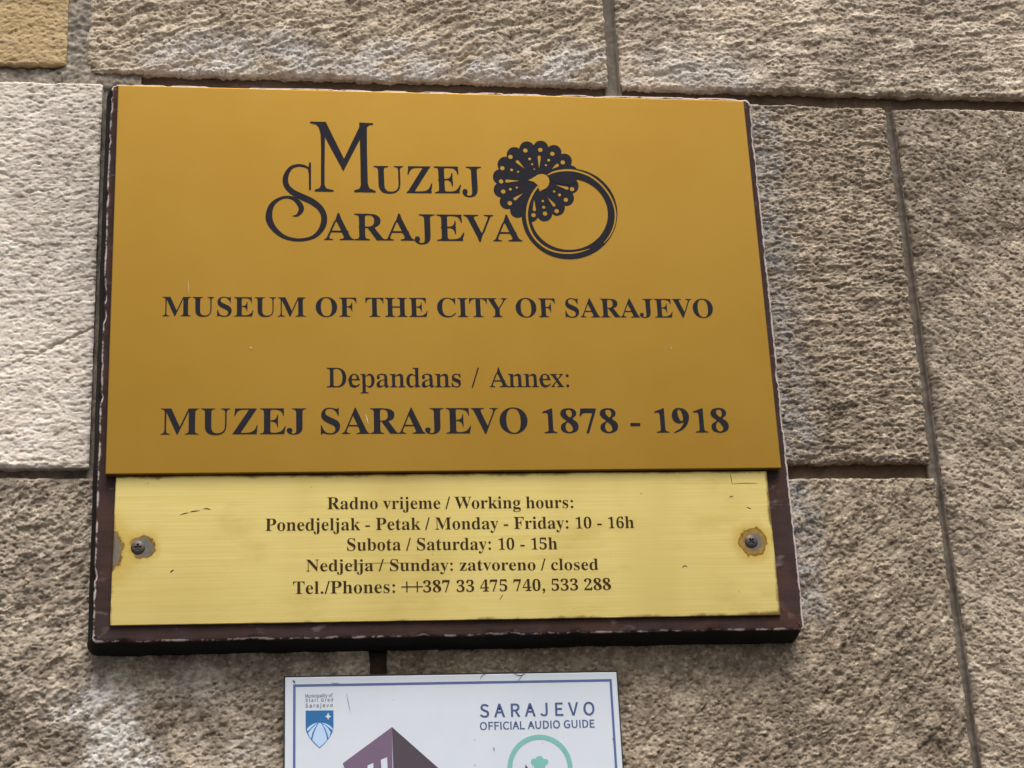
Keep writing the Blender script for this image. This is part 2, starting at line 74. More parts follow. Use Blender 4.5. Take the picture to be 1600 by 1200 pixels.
GLYPHS = {"serif":{"0":"577|289,-10 205,2 139,37 92,94 59,170 41,263 35,371 41,478 59,570 92,645 139,701 205,736 290,747 371,736 435,701 483,645 516,569 536,477 542,370 536,262 516,170 483,94 435,37 370,2|289,57 323,66 348,93 364,139 378,238 382,370 378,501 364,599 348,644 324,671 290,680 256,671 230,644 214,599 200,501 195,370 200,238 214,139 230,93 255,66",
"1":"577|100,0 100,55 185,55 208,58 224,69 233,90 236,122 236,639 166,562 134,539 103,532 80,537 61,552 48,577 43,608 113,633 155,655 202,688 275,741 390,741 390,122 393,93 401,72 416,59 443,55 527,55 527,0",
"2":"577|36,0 36,106 189,262 245,323 287,377 316,425 335,472 345,519 348,571 343,622 326,657 301,678 267,685 223,673 194,640 178,584 172,506 119,512 77,529 49,560 40,608 47,644 66,677 97,706 141,728 198,743 267,747 369,736 443,702 489,647 504,576 501,540 491,506 474,470 448,432 413,388 367,338 237,212 134,114 375,114 404,118 429,132 449,155 460,185 469,217 530,217 524,0",
"3":"577|251,-10 181,-6 124,7 82,27 52,53 35,82 29,114 35,148 55,173 84,189 117,194 125,136 152,95 192,70 244,62 276,65 307,75 333,94 353,122 366,161 371,214 360,267 329,311 279,339 211,349 147,349 147,413 215,413 273,423 314,455 338,503 346,565 340,615 324,653 297,677 260,685 228,679 204,661 188,635 178,601 173,564 171,524 115,530 72,547 46,575 37,616 52,667 95,709 166,738 265,747 364,737 440,704 488,651 504,579 492,516 458,463 408,422 346,393 387,383 429,366 468,342 501,309 522,267 530,213 524,155 506,107 479,68 443,38 401,16 354,1 304,-7",
"4":"577|186,0 186,55 215,55 247,58 275,68 293,89 299,129 299,192 13,192 13,255 307,737 450,737 450,260 558,260 558,192 450,192 450,129 456,89 475,68 502,58 535,55 548,55 548,0|86,260 299,260 299,441 301,539 307,639 291,606 267,562 243,519 225,490",
"5":"577|253,-10 183,-6 129,8 89,28 62,54 46,83 41,115 47,146 64,168 90,181 124,186 127,157 135,128 149,102 170,81 200,67 237,62 270,66 300,77 327,97 347,128 360,171 364,227 355,295 328,342 284,371 224,380 159,374 109,361 62,380 95,737 485,737 490,549 432,549 423,584 418,601 410,613 397,621 376,624 161,624 145,433 194,443 258,448 366,434 450,393 490,350 514,295 522,227 516,165 498,115 470,74 434,42 392,18 347,2 300,-7",
"6":"577|303,-10 231,-1 168,27 117,75 78,143 54,231 46,341 51,423 65,500 87,569 119,629 160,679 211,716 271,740 341,747 401,743 448,731 482,713 505,690 519,663 523,634 516,604 496,578 458,559 400,553 394,615 386,644 374,666 356,682 331,687 277,669 234,616 206,530 192,414 216,428 247,440 286,449 335,452 419,438 485,396 527,328 541,238 526,138 481,59 434,20 375,-3|306,58 341,68 368,99 385,151 391,228 385,301 366,351 336,380 296,389 268,385 237,373 210,357 192,340 201,212 226,124 262,74",
"7":"577|170,0 445,625 173,625 132,611 114,572 107,520 45,520 51,737 543,737 543,687 258,0",
"8":"577|282,-10 204,-4 140,17 92,48 58,88 38,136 31,188 41,249 73,297 121,337 183,373 128,411 88,454 63,503 55,560 60,607 77,651 108,690 153,721 214,741 294,747 390,735 459,696 500,638 514,567 505,511 476,469 432,433 375,400 454,354 507,307 536,254 546,195 538,135 515,85 476,44 393,3|312,435 345,459 367,487 380,523 384,569 381,598 373,626 360,650 341,670 317,683 288,688 251,679 223,655 206,617 200,572 208,524 229,489 264,461|287,49 334,58 371,85 395,126 403,178 394,224 367,262 320,296 252,331 220,306 194,274 176,234 170,184 178,129 202,86 240,58",
"9":"577|234,-10 179,-6 135,7 103,26 82,51 69,78 65,106 68,127 77,145 93,157 116,165 134,122 159,87 194,63 240,55 288,67 327,103 356,163 376,246 385,354 359,327 326,304 286,289 238,284 158,298 93,339 50,406 36,498 43,567 65,628 99,678 146,716 204,740 273,747 344,738 406,711 458,665 497,599 522,511 531,401 527,318 514,241 493,171 462,110 421,60 370,22 308,-2|283,358 316,363 345,377 368,399 385,427 377,541 355,619 322,663 279,678 239,667 210,634 192,580 186,504 192,440 210,395 240,367",
"A":"671|-13,0 -13,28 14,33 36,46 56,73 75,115 317,717 345,715 591,133 613,85 632,53 653,34 681,28 681,0 352,0 352,28 415,38 436,70 432,91 419,125 388,203 159,203 121,108 116,90 115,74 123,49 148,33 190,28 196,28 196,0|174,247 372,247 272,490",
"C":"720|394,-17 297,-5 211,30 140,86 86,161 52,250 40,351 52,451 86,539 141,613 213,669 300,704 399,715 475,706 565,676 580,671 596,669 627,681 644,715 671,715 671,474 645,474 603,560 548,626 482,667 408,681 351,672 304,644 268,598 242,533 226,450 221,348 227,253 244,175 273,114 313,71 364,45 427,36 489,44 550,69 608,109 659,163 688,136 629,69 561,22 483,-7",
"D":"762|31,0 31,27 72,33 97,45 109,71 114,115 114,575 109,626 93,655 66,669 23,674 23,700 341,700 455,690 549,660 623,609 677,540 709,454 720,350 712,257 690,179 652,114 599,64 532,29 449,7 351,0|342,37 403,46 453,72 491,115 527,213 539,352 533,448 517,526 490,587 452,631 403,657 343,666 310,662 292,651 283,629 280,592 280,110 283,74 292,52 310,41",
"E":"679|22,0 22,26 68,31 96,45 111,74 116,120 116,567 111,622 96,654 68,669 25,674 25,700 613,700 613,491 590,491 567,573 523,625 454,653 356,662 307,658 294,652 286,641 282,623 281,597 281,378 297,378 357,387 399,413 426,461 443,531 468,531 468,182 442,182 434,237 420,279 399,309 370,328 333,338 285,342 281,342 281,103 284,72 295,54 317,45 354,42 424,47 482,59 530,82 570,115 603,161 632,220 661,220 618,0",
"F":"622|24,0 24,27 69,35 96,52 110,81 115,129 115,576 110,623 94,650 66,666 22,674 22,700 605,700 605,491 580,491 567,549 546,593 517,625 476,646 423,659 353,663 307,660 294,656 285,647 281,633 280,612 280,380 292,380 352,389 393,416 421,463 437,533 465,533 465,182 438,182 422,259 394,308 352,335 290,344 280,344 280,124 282,91 289,66 301,48 322,36 353,30 394,27 394,0",
"H":"804|24,0 24,27 69,33 96,49 110,77 115,124 115,582 110,624 96,651 68,667 25,674 25,700 372,700 372,674 338,670 314,664 297,654 287,638 282,615 280,582 280,385 526,385 526,582 524,615 519,638 509,654 492,664 468,670 434,674 434,700 779,700 779,674 735,667 708,652 695,626 691,582 691,124 695,80 709,51 735,34 779,27 779,0 434,0 434,27 478,33 506,47 521,75 526,124 526,340 280,340 280,124 284,77 298,49 326,33 372,27 372,0",
"I":"401|21,0 21,27 65,35 94,50 110,75 116,116 116,595 111,634 97,657 69,669 21,674 21,700 376,700 376,674 330,669 301,657 286,634 281,595 281,119 283,90 288,68 299,52 316,40 342,32 378,27 378,0",
"J":"508|167,-100 120,-96 79,-83 44,-62 18,-34 1,-1 -5,35 0,68 17,93 40,109 68,115 98,110 122,95 137,72 142,42 139,20 130,-2 118,-30 129,-54 161,-62 193,-56 213,-38 224,-9 227,33 227,564 225,601 219,629 207,648 188,661 160,669 122,674 122,700 483,700 483,674 450,670 425,662 409,650 399,631 394,603 392,564 392,136 386,64 367,5 336,-41 292,-74 236,-94",
"M":"975|22,0 22,27 66,33 94,49 110,77 116,122 116,587 114,617 108,639 98,654 81,664 56,671 23,674 23,700 284,700 487,219 691,700 949,700 949,674 907,666 880,650 866,623 861,581 861,131 863,93 868,66 878,47 894,36 917,30 948,27 948,0 608,0 608,27 641,31 665,38 681,50 692,68 697,93 699,128 699,613 443,0 415,0 162,598 162,123 168,74 184,45 214,31 260,27 260,0",
"N":"759|619,-17 164,538 164,121 169,75 182,47 210,33 256,27 256,0 28,0 28,27 60,30 83,36 99,46 109,63 115,88 117,121 117,597 75,647 56,666 28,674 28,700 241,700 601,259 601,580 599,613 594,637 583,653 567,663 543,670 509,674 509,700 737,700 737,674 693,668 666,653 653,625 648,579 648,-17",
"O":"807|401,-17 327,-10 259,11 198,45 145,89 102,143 69,205 49,275 42,350 49,425 69,494 102,556 146,611 199,655 262,689 332,710 408,717 481,710 549,689 610,656 663,613 706,559 739,497 759,426 766,350 759,275 739,205 706,143 662,89 608,45 546,11 476,-10|407,19 461,28 505,55 539,101 564,166 578,249 583,350 571,493 534,597 498,644 453,672 400,681 346,672 301,645 267,599 243,534 228,451 223,350 235,207 273,103 310,56 354,28",
"P":"642|24,0 24,27 69,33 96,49 110,77 115,124 115,582 110,624 96,651 68,667 25,674 25,700 328,700 441,694 516,676 563,649 599,611 621,565 629,510 612,431 564,369 483,329 372,316 280,316 280,124 284,77 298,49 326,33 372,27 372,0|280,353 310,353 375,362 418,388 441,435 449,506 443,576 423,625 387,653 332,663 307,660 291,651 283,636 280,612",
"R":"727|24,0 24,27 69,33 96,49 110,77 115,124 115,582 110,624 96,651 68,667 25,674 25,700 333,700 469,689 565,655 607,619 633,572 641,514 631,456 602,408 553,370 484,344 664,77 695,39 712,30 735,27 738,27 738,0 520,0 310,326 280,326 280,124 284,77 298,49 326,33 372,27 372,0|280,359 313,359 382,369 430,397 458,446 467,516 459,580 436,626 398,654 345,663 311,659 292,649 283,629 280,593",
"S":"600|66,-17 66,243 96,243 127,145 171,76 229,36 303,23 355,31 395,55 420,92 428,137 419,180 392,216 346,246 250,293 172,339 118,388 87,444 76,510 83,569 103,619 135,660 177,691 227,710 284,717 353,709 434,689 448,685 460,683 482,692 492,717 521,717 521,490 496,490 477,545 451,592 419,630 381,659 341,677 298,683 251,677 215,656 192,624 184,584 190,547 211,517 244,491 290,466 389,419 445,389 488,358 518,325 538,289 549,249 552,204 544,142 521,89 483,45 432,12 369,-9 295,-15 244,-12 193,1 151,14 130,19 116,17 106,11 94,-17",
"T":"650|141,0 141,27 189,32 218,47 234,77 240,124 240,666 229,666 156,654 100,620 62,564 44,488 17,488 17,700 631,700 631,487 605,487 592,552 566,602 527,637 476,659 413,666 405,666 405,124 410,76 425,46 455,32 504,27 504,0",
"U":"757|381,-20 295,-13 226,9 176,44 141,94 120,159 113,238 113,582 108,624 93,651 66,667 23,674 23,700 370,700 370,674 336,670 311,664 295,654 284,638 279,615 278,582 278,215 286,135 312,79 357,45 422,34 487,42 538,68 574,110 596,169 603,245 603,581 598,624 583,651 554,666 505,674 505,700 729,700 729,674 689,665 665,648 653,621 649,581 649,279 642,182 620,106 584,50 532,11 465,-12",
"V":"658|326,-20 68,585 51,619 35,646 12,665 -22,674 -22,700 324,700 324,674 283,672 256,664 240,651 234,630 238,610 248,581 397,220 535,580 543,606 545,629 540,650 525,664 499,671 459,674 459,700 679,700 679,674 650,670 628,657 608,631 587,588 353,-20",
"W":"940|262,-17 50,604 37,635 23,657 5,669 -24,674 -24,700 278,700 278,674 249,671 230,664 219,651 216,631 219,606 227,573 343,235 463,542 440,613 427,643 411,660 387,669 352,674 352,700 675,700 675,674 622,664 604,633 613,594 729,255 831,568 840,601 844,625 839,647 827,662 805,670 773,674 773,700 959,700 959,674 933,665 914,647 898,621 884,583 686,-17 658,-17 485,475 292,-17",
"Y":"655|156,0 156,27 201,33 228,49 242,77 247,124 247,275 71,595 45,637 22,660 1,669 -21,673 -21,700 318,700 318,673 300,673 275,671 256,664 244,654 240,640 243,623 252,602 382,347 512,563 530,598 536,627 527,653 501,668 458,673 453,673 453,700 675,700 675,673 650,666 629,653 609,631 588,602 412,313 412,124 417,77 431,49 458,33 504,27 504,0",
"Z":"679|31,0 31,17 424,661 329,661 267,657 217,646 177,625 145,593 117,548 94,486 68,486 88,700 625,700 625,681 235,44 368,44 464,57 537,94 590,158 626,252 651,252 626,0",
"a":"529|391,-15 348,-8 320,15 308,54 232,3 147,-13 99,-6 62,18 39,53 31,97 48,159 98,209 183,252 306,292 306,371 301,408 287,434 263,449 227,454 177,446 160,421 174,394 185,374 189,355 184,330 169,310 146,297 119,293 90,298 69,312 55,335 51,363 57,398 76,428 106,453 146,473 194,485 249,489 343,479 405,449 439,397 450,323 450,96 453,61 458,55 468,53 479,55 492,64 506,42 452,-1|232,52 248,54 267,63 287,77 306,97 306,260 237,233 195,189 182,129 187,86 204,60",
"b":"554|66,-18 66,597 64,637 56,659 40,670 12,675 12,700 213,700 213,428 270,474 340,489 391,482 436,459 474,424 502,377 520,320 526,255 518,181 496,116 461,61 415,20 359,-7 295,-15 227,-1 161,43 82,-18|281,22 327,35 356,75 372,146 377,246 371,328 355,386 326,419 283,431 260,427 238,415 222,396 213,372 213,105 220,59 243,31",
"c":"451|240,-15 184,-7 133,17 91,54 58,104 37,164 30,230 38,301 61,364 99,416 147,456 205,482 268,490 335,482 385,458 416,422 426,377 422,351 409,331 389,318 363,314 329,322 308,346 301,385 303,402 304,417 293,447 260,456 222,446 194,414 178,362 172,288 182,189 211,117 256,73 314,59 367,72 417,110 438,93 381,33 315,-3",
"d":"569|215,-15 164,-8 119,16 82,53 54,102 36,161 30,226 36,301 55,365 85,418 125,457 172,481 224,489 290,475 343,431 343,616 339,644 326,661 304,671 271,675 271,700 490,700 490,116 493,83 499,62 515,50 543,42 543,17 452,9 343,-15 343,60 309,18 267,-7|263,43 287,48 310,63 330,87 343,117 343,372 334,395 317,415 294,427 267,432 226,420 200,384 186,323 181,235 185,150 199,90 225,55",
"e":"463|236,-15 180,-8 130,16 89,54 57,105 37,168 30,242 37,310 58,370 91,419 134,457 185,481 242,489 321,475 383,431 422,360 435,266 435,255 180,255 188,172 212,113 252,77 307,65 364,82 415,132 438,112 382,41 315,-1|179,295 310,295 310,330 307,387 297,426 278,449 248,456 209,440 186,393 179,313",
"g":"503|224,-216 136,-209 73,-187 35,-154 22,-115 43,-70 105,-39 53,-1 36,46 43,82 65,114 102,142 157,169 89,207 48,259 34,326 41,372 61,411 93,444 135,469 185,484 242,489 301,484 358,468 487,468 487,412 412,412 439,365 448,313 442,270 424,232 396,201 359,178 315,163 264,158 241,159 218,160 193,156 173,145 159,129 155,109 170,84 217,75 269,75 342,72 398,62 438,45 465,20 480,-14 485,-57 469,-123 419,-173 337,-205|242,191 273,199 293,224 303,266 307,324 303,383 293,424 273,448 242,456 211,448 190,424 179,383 176,324 179,266 190,224 211,199|247,-179 335,-170 387,-144 405,-101 399,-78 383,-63 355,-55 315,-53 149,-53 122,-79 113,-112 121,-137 146,-159 187,-174",
"h":"585|28,0 28,25 53,29 69,39 78,58 81,86 81,613 78,641 70,660 55,671 29,676 29,700 227,700 227,410 269,454 318,481 374,489 432,479 474,448 500,397 508,325 508,86 511,58 518,40 534,29 559,25 559,0 311,0 311,25 318,25 351,40 361,86 361,333 359,370 352,396 337,412 312,417 266,403 227,361 227,86 230,58 237,40 252,29 277,25 277,0",
"i":"305|155,556 125,562 100,579 83,604 77,634 83,664 100,690 125,707 155,712 185,707 210,690 227,664 232,634 227,604 210,579 185,562|28,0 28,25 54,29 70,39 78,57 81,86 81,387 78,419 72,438 57,447 31,451 32,477 228,477 228,86 230,58 237,40 252,30 277,25 277,0",
"j":"322|163,559 133,564 108,581 91,606 86,636 91,666 108,692 133,709 163,714 194,709 219,692 236,666 242,636 236,606 219,581 194,564|55,-216 17,-212 -17,-201 -45,-184 -67,-162 -81,-136 -86,-107 -81,-81 -69,-61 -49,-49 -23,-44 3,-48 23,-60 36,-78 40,-101 37,-117 29,-134 17,-158 24,-174 47,-180 75,-173 90,-153 96,-122 98,-83 98,384 95,417 86,437 67,448 34,452 34,477 245,477 245,-33 232,-113 195,-170 135,-204",
"k":"551|27,0 27,25 54,30 70,40 78,58 81,86 81,611 78,642 72,660 58,670 31,675 32,700 227,700 227,259 349,381 368,405 375,427 361,445 321,451 316,451 316,477 531,477 531,451 474,437 422,400 342,321 532,53 553,32 578,25 578,0 324,0 324,25 333,25 359,31 368,49 365,61 356,75 250,226 227,206 227,86 230,58 237,40 252,30 277,25 277,0",
"l":"307|28,0 28,25 54,29 70,39 78,57 81,86 81,611 78,640 72,660 58,671 31,675 31,700 228,700 228,86 230,58 237,40 252,30 277,25 277,0",
"m":"852|28,0 28,25 53,29 69,39 78,58 81,86 81,389 78,417 70,436 55,448 29,452 29,477 225,477 225,407 267,453 313,480 364,489 425,480 468,450 492,402 536,450 586,480 642,489 700,479 741,448 766,397 774,325 774,86 777,58 784,40 799,29 824,25 824,0 580,0 580,25 604,29 619,40 627,59 630,86 630,333 627,370 621,396 606,412 580,417 537,404 499,364 499,86 501,59 508,40 523,29 547,25 547,0 307,0 307,25 331,29 346,40 354,59 356,86 356,333 354,370 347,396 332,412 307,417 262,403 225,361 225,86 227,59 234,41 249,30 273,25 273,0",
"n":"585|28,0 28,25 53,29 69,39 78,58 81,86 81,389 78,417 70,436 55,448 29,452 29,477 227,477 227,411 269,455 318,481 374,489 432,479 474,448 500,397 508,325 508,86 511,58 518,40 534,29 559,25 559,0 311,0 311,25 318,25 351,40 361,86 361,333 359,370 352,396 337,412 312,417 266,403 227,361 227,86 230,58 237,40 252,29 277,25 277,0",
"o":"517|259,-15 195,-7 139,18 93,57 58,108 36,169 29,236 36,306 58,367 93,418 139,457 195,481 258,489 321,481 377,457 423,419 458,369 480,307 487,236 480,166 458,105 423,55 377,17 322,-7|259,18 296,28 321,60 329,86 334,125 338,236 333,349 319,416 295,449 259,459 221,449 197,416 184,349 180,237 184,125 189,87 197,60 222,28",
"p":"571|27,-214 27,-190 47,-187 62,-180 72,-169 77,-155 81,-98 81,374 78,413 71,435 56,447 30,453 30,477 220,477 220,404 255,452 300,481 354,490 405,482 450,458 487,421 515,371 532,312 538,246 532,174 514,111 486,58 448,18 401,-7 349,-15 281,1 227,50 227,-89 229,-125 233,-152 242,-170 257,-181 277,-186 304,-189 304,-214|300,43 341,55 368,91 383,152 388,237 384,320 371,381 346,416 306,427 262,411 227,361 227,105 257,59",
"r":"442|28,0 28,25 54,29 70,39 78,57 81,86 81,387 78,420 71,438 57,447 31,451 32,477 224,477 224,387 253,431 288,463 324,483 358,489 396,484 423,467 440,442 445,409 441,382 427,360 407,346 381,342 358,345 341,355 318,384 306,396 290,400 269,392 249,371 234,338 229,295 229,86 233,56 244,39 267,29 304,25 304,0",
"s":"443|232,-15 187,-9 133,9 113,13 92,7 78,-13 55,-13 55,162 82,162 102,104 133,60 172,32 216,23 250,27 275,41 290,62 295,90 281,129 240,161 164,199 117,228 84,260 63,297 57,339 67,398 100,447 150,480 217,490 255,486 306,473 317,470 327,469 343,474 354,490 375,490 375,341 351,341 331,390 302,426 268,448 229,455 200,451 179,439 165,421 161,399 165,376 177,357 197,341 225,325 294,291 340,264 371,233 389,195 395,146 384,79 351,28 299,-5",
"t":"351|190,-14 137,-7 101,16 81,55 74,109 74,428 31,428 31,460 135,567 172,612 198,651 222,651 222,477 319,477 319,428 222,428 222,126 224,98 230,78 241,66 258,62 291,75 317,115 342,101 304,37 253,-2",
"u":"576|201,-15 140,-5 100,26 78,78 70,149 70,381 68,412 60,434 45,447 18,452 18,477 218,477 218,114 221,89 232,71 249,59 272,55 315,66 351,101 351,381 348,414 340,436 322,448 291,452 291,477 498,477 498,107 500,78 509,60 526,50 553,45 553,20 460,11 351,-15 351,62 322,30 286,5 245,-10",
"v":"471|219,-15 59,381 34,432 19,446 -4,451 -4,477 252,477 252,452 240,452 209,445 198,424 200,412 284,188 362,388 371,418 356,444 313,452 313,477 469,477 469,453 444,444 427,428 400,374 246,-15",
"x":"490|7,0 7,23 52,45 95,87 189,210 66,405 37,438 6,451 6,477 259,477 259,452 227,447 216,431 229,400 282,316 344,394 356,413 360,428 357,439 349,446 334,450 309,452 309,477 478,477 478,455 434,434 390,390 305,283 448,56 466,33 476,27 490,24 490,0 238,0 238,25 259,26 274,30 282,37 285,46 280,66 266,91 212,176 150,94 135,71 130,53 141,30 176,23 181,23 181,0",
"y":"462|81,-216 45,-210 15,-192 -4,-164 -10,-129 -6,-104 7,-82 28,-66 55,-61 79,-65 98,-76 110,-94 115,-117 114,-125 114,-134 118,-147 132,-152 152,-142 176,-114 199,-68 216,-7 56,385 38,423 24,442 12,449 -5,451 -7,451 -7,477 249,477 249,451 209,445 200,437 197,422 199,410 204,394 285,183 354,371 363,400 365,421 362,436 353,445 336,450 312,451 312,477 460,477 460,451 441,446 426,432 399,373 249,-37 223,-100 199,-147 174,-180 147,-201 116,-212",
"z":"450|20,0 20,22 258,442 197,442 147,436 111,418 85,384 67,332 40,332 49,477 422,477 422,447 193,38 234,38 297,45 342,67 374,106 400,165 424,165 412,0"},
"sans":{"A":"581|4,0 93,0 160,214 416,214 483,0 577,0 339,700 241,700|182,284 217,392 286,628 290,628 361,392 394,284",
"C":"609|360,-12 481,14 575,88 526,144 453,86 364,65 273,85 205,142 161,233 146,352 162,470 207,559 277,615 367,635 447,617 510,569 558,626 479,686 366,712 265,696 180,650 113,575 71,474 55,350 70,225 112,124 177,50 261,3",
"D":"657|96,0 275,0 390,15 481,60 547,133 587,231 601,352 587,474 547,571 480,642 388,685 271,700 96,700|184,73 184,628 264,628 372,610 449,557 495,470 510,352 495,234 449,146 372,91 264,73",
"E":"562|96,0 510,0 510,75 184,75 184,330 450,330 450,406 184,406 184,626 499,626 499,700 96,700",
"F":"527|96,0 184,0 184,314 452,314 452,389 184,389 184,626 499,626 499,700 96,700",
"G":"658|371,-12 498,11 587,69 587,363 357,363 357,289 506,289 506,106 451,76 380,65 280,85 207,142 162,233 146,352 163,470 210,559 283,615 379,635 467,616 530,569 578,626 498,685 376,712 272,696 183,650 115,575 71,474 55,350 71,225 114,124 181,50 268,3",
"I":"280|96,0 184,0 184,700 96,700",
"J":"511|226,-12 314,5 374,51 408,120 419,205 419,700 330,700 330,214 318,128 280,80 218,65 150,83 96,144 33,98 112,16",
"L":"519|96,0 491,0 491,75 184,75 184,700 96,700",
"M":"775|96,0 176,0 176,388 164,594 168,594 224,435 357,71 416,71 548,435 605,594 608,594 597,388 597,0 679,0 679,700 573,700 439,326 391,180 387,180 336,326 202,700 96,700",
"O":"709|354,-12 453,4 535,51 599,127 639,228 653,352 639,476 599,576 535,650 453,697 354,712 256,697 173,650 110,576 70,476 55,352 70,228 110,127 173,51 256,4|354,65 269,85 203,143 161,234 146,352 161,470 203,559 269,615 354,635 440,615 506,559 548,470 562,352 548,234 506,143 440,85",
"R":"606|184,368 184,628 302,628 395,617 452,577 472,504 452,428 395,383 302,368|480,0 580,0 402,307 485,344 540,409 560,504 541,596 491,657 413,690 315,700 96,700 96,0 184,0 184,297 310,297",
"S":"569|290,-12 389,3 464,45 511,108 528,186 509,273 457,332 384,373 285,416 230,442 186,478 168,534 184,588 230,623 299,635 387,618 458,570 504,626 414,688 299,712 185,688 107,623 78,527 101,441 155,384 221,348 321,304 381,274 423,237 438,179 421,119 371,79 291,65 186,89 98,152 46,91 153,16",
"U":"689|345,-12 426,-3 495,29 548,86 583,171 596,288 596,700 511,700 511,286 498,181 463,113 410,76 345,65 281,76 229,113 194,181 181,286 181,700 94,700 94,288 106,171 141,86 194,29 264,-3",
"V":"549|224,0 327,0 549,700 459,700 347,321 279,90 275,90 207,321 94,700 1,700",
"a":"538|207,-12 299,9 379,62 382,62 390,0 461,0 461,319 451,407 419,474 363,517 282,532 166,509 78,464 112,404 182,442 267,459 333,440 366,392 374,329 232,304 133,265 75,209 56,135 76,55 129,5|232,58 167,77 140,140 162,199 236,243 374,270 374,126 303,75",
"c":"487|292,-12 382,5 460,53 422,112 367,75 300,60 216,85 160,154 139,259 161,364 218,433 303,458 358,446 406,414 450,471 386,514 299,532 204,514 124,460 70,374 50,259 68,144 119,59 196,6",
"d":"592|265,-12 352,9 422,61 425,61 433,0 504,0 504,760 416,760 416,561 421,472 354,516 275,532 190,513 118,458 69,372 51,259 66,144 109,58 176,6|284,61 206,85 157,153 140,260 161,364 215,433 290,458 353,446 416,404 416,132 352,79",
"e":"529|298,-12 392,3 468,40 437,98 377,68 308,57 220,80 161,142 136,239 485,239 489,288 475,389 435,466 370,515 282,532 196,513 121,459 69,373 50,259 69,144 122,59 201,6|135,301 162,388 215,443 284,462 353,444 397,389 413,301",
"f":"310|32,448 102,448 102,0 189,0 189,448 299,448 299,519 189,519 189,601 207,677 263,703 291,699 321,689 340,756 300,768 253,773 168,752 118,693 102,602 102,519 32,514",
"i":"263|88,0 176,0 176,519 88,519|132,626 174,641 190,684 174,724 132,740 90,724 74,684 90,641",
"j":"263|33,-231 116,-210 162,-151 176,-59 176,519 89,519 89,-59 76,-134 25,-161 -25,-152 -42,-218 -9,-227|132,626 173,641 190,684 173,724 132,740 90,724 74,684 90,641",
"l":"271|180,-12 230,-5 218,62 200,60 183,69 176,97 176,760 88,760 88,103 97,40 127,1",
"n":"583|88,0 176,0 176,376 246,436 317,456 373,441 405,396 415,317 415,0 502,0 502,329 485,440 433,508 344,532 249,506 170,443 168,443 159,519 88,519",
"o":"579|289,-12 380,6 457,59 509,144 529,259 509,374 457,460 380,514 289,532 198,514 122,460 69,374 50,259 69,144 122,59 198,6|289,60 211,85 158,154 139,259 158,364 211,433 289,458 368,433 421,364 440,259 421,154 368,85",
"p":"592|88,-219 176,-219 176,-43 173,48 244,3 316,-12 401,6 473,61 523,149 541,267 528,376 488,460 424,513 335,532 248,510 170,458 168,458 159,519 88,519|302,61 243,73 176,115 176,388 247,440 313,458 393,434 437,368 451,266 431,156 379,86",
"r":"371|88,0 176,0 176,333 237,426 306,454 356,445 372,520 347,529 317,532 236,503 170,424 168,424 159,519 88,519",
"t":"360|250,-12 300,-6 347,7 329,73 301,63 270,58 223,70 197,104 190,158 190,448 331,448 331,519 190,519 190,665 117,665 108,519 26,514 26,448 103,448 103,160 117,69 163,9",
"u":"580|240,-12 333,13 411,81 414,81 420,0 493,0 493,519 406,519 406,151 337,84 265,63 210,77 178,122 168,201 168,519 80,519 80,190 97,79 150,11",
"v":"498|200,0 302,0 485,519 399,519 301,223 253,71 248,71 201,223 103,519 12,519",
"y":"498|96,-223 184,-199 247,-135 290,-44 485,519 400,519 307,231 265,84 260,84 208,231 103,519 12,519 221,-1 209,-40 164,-120 93,-152 53,-143 35,-213"}}


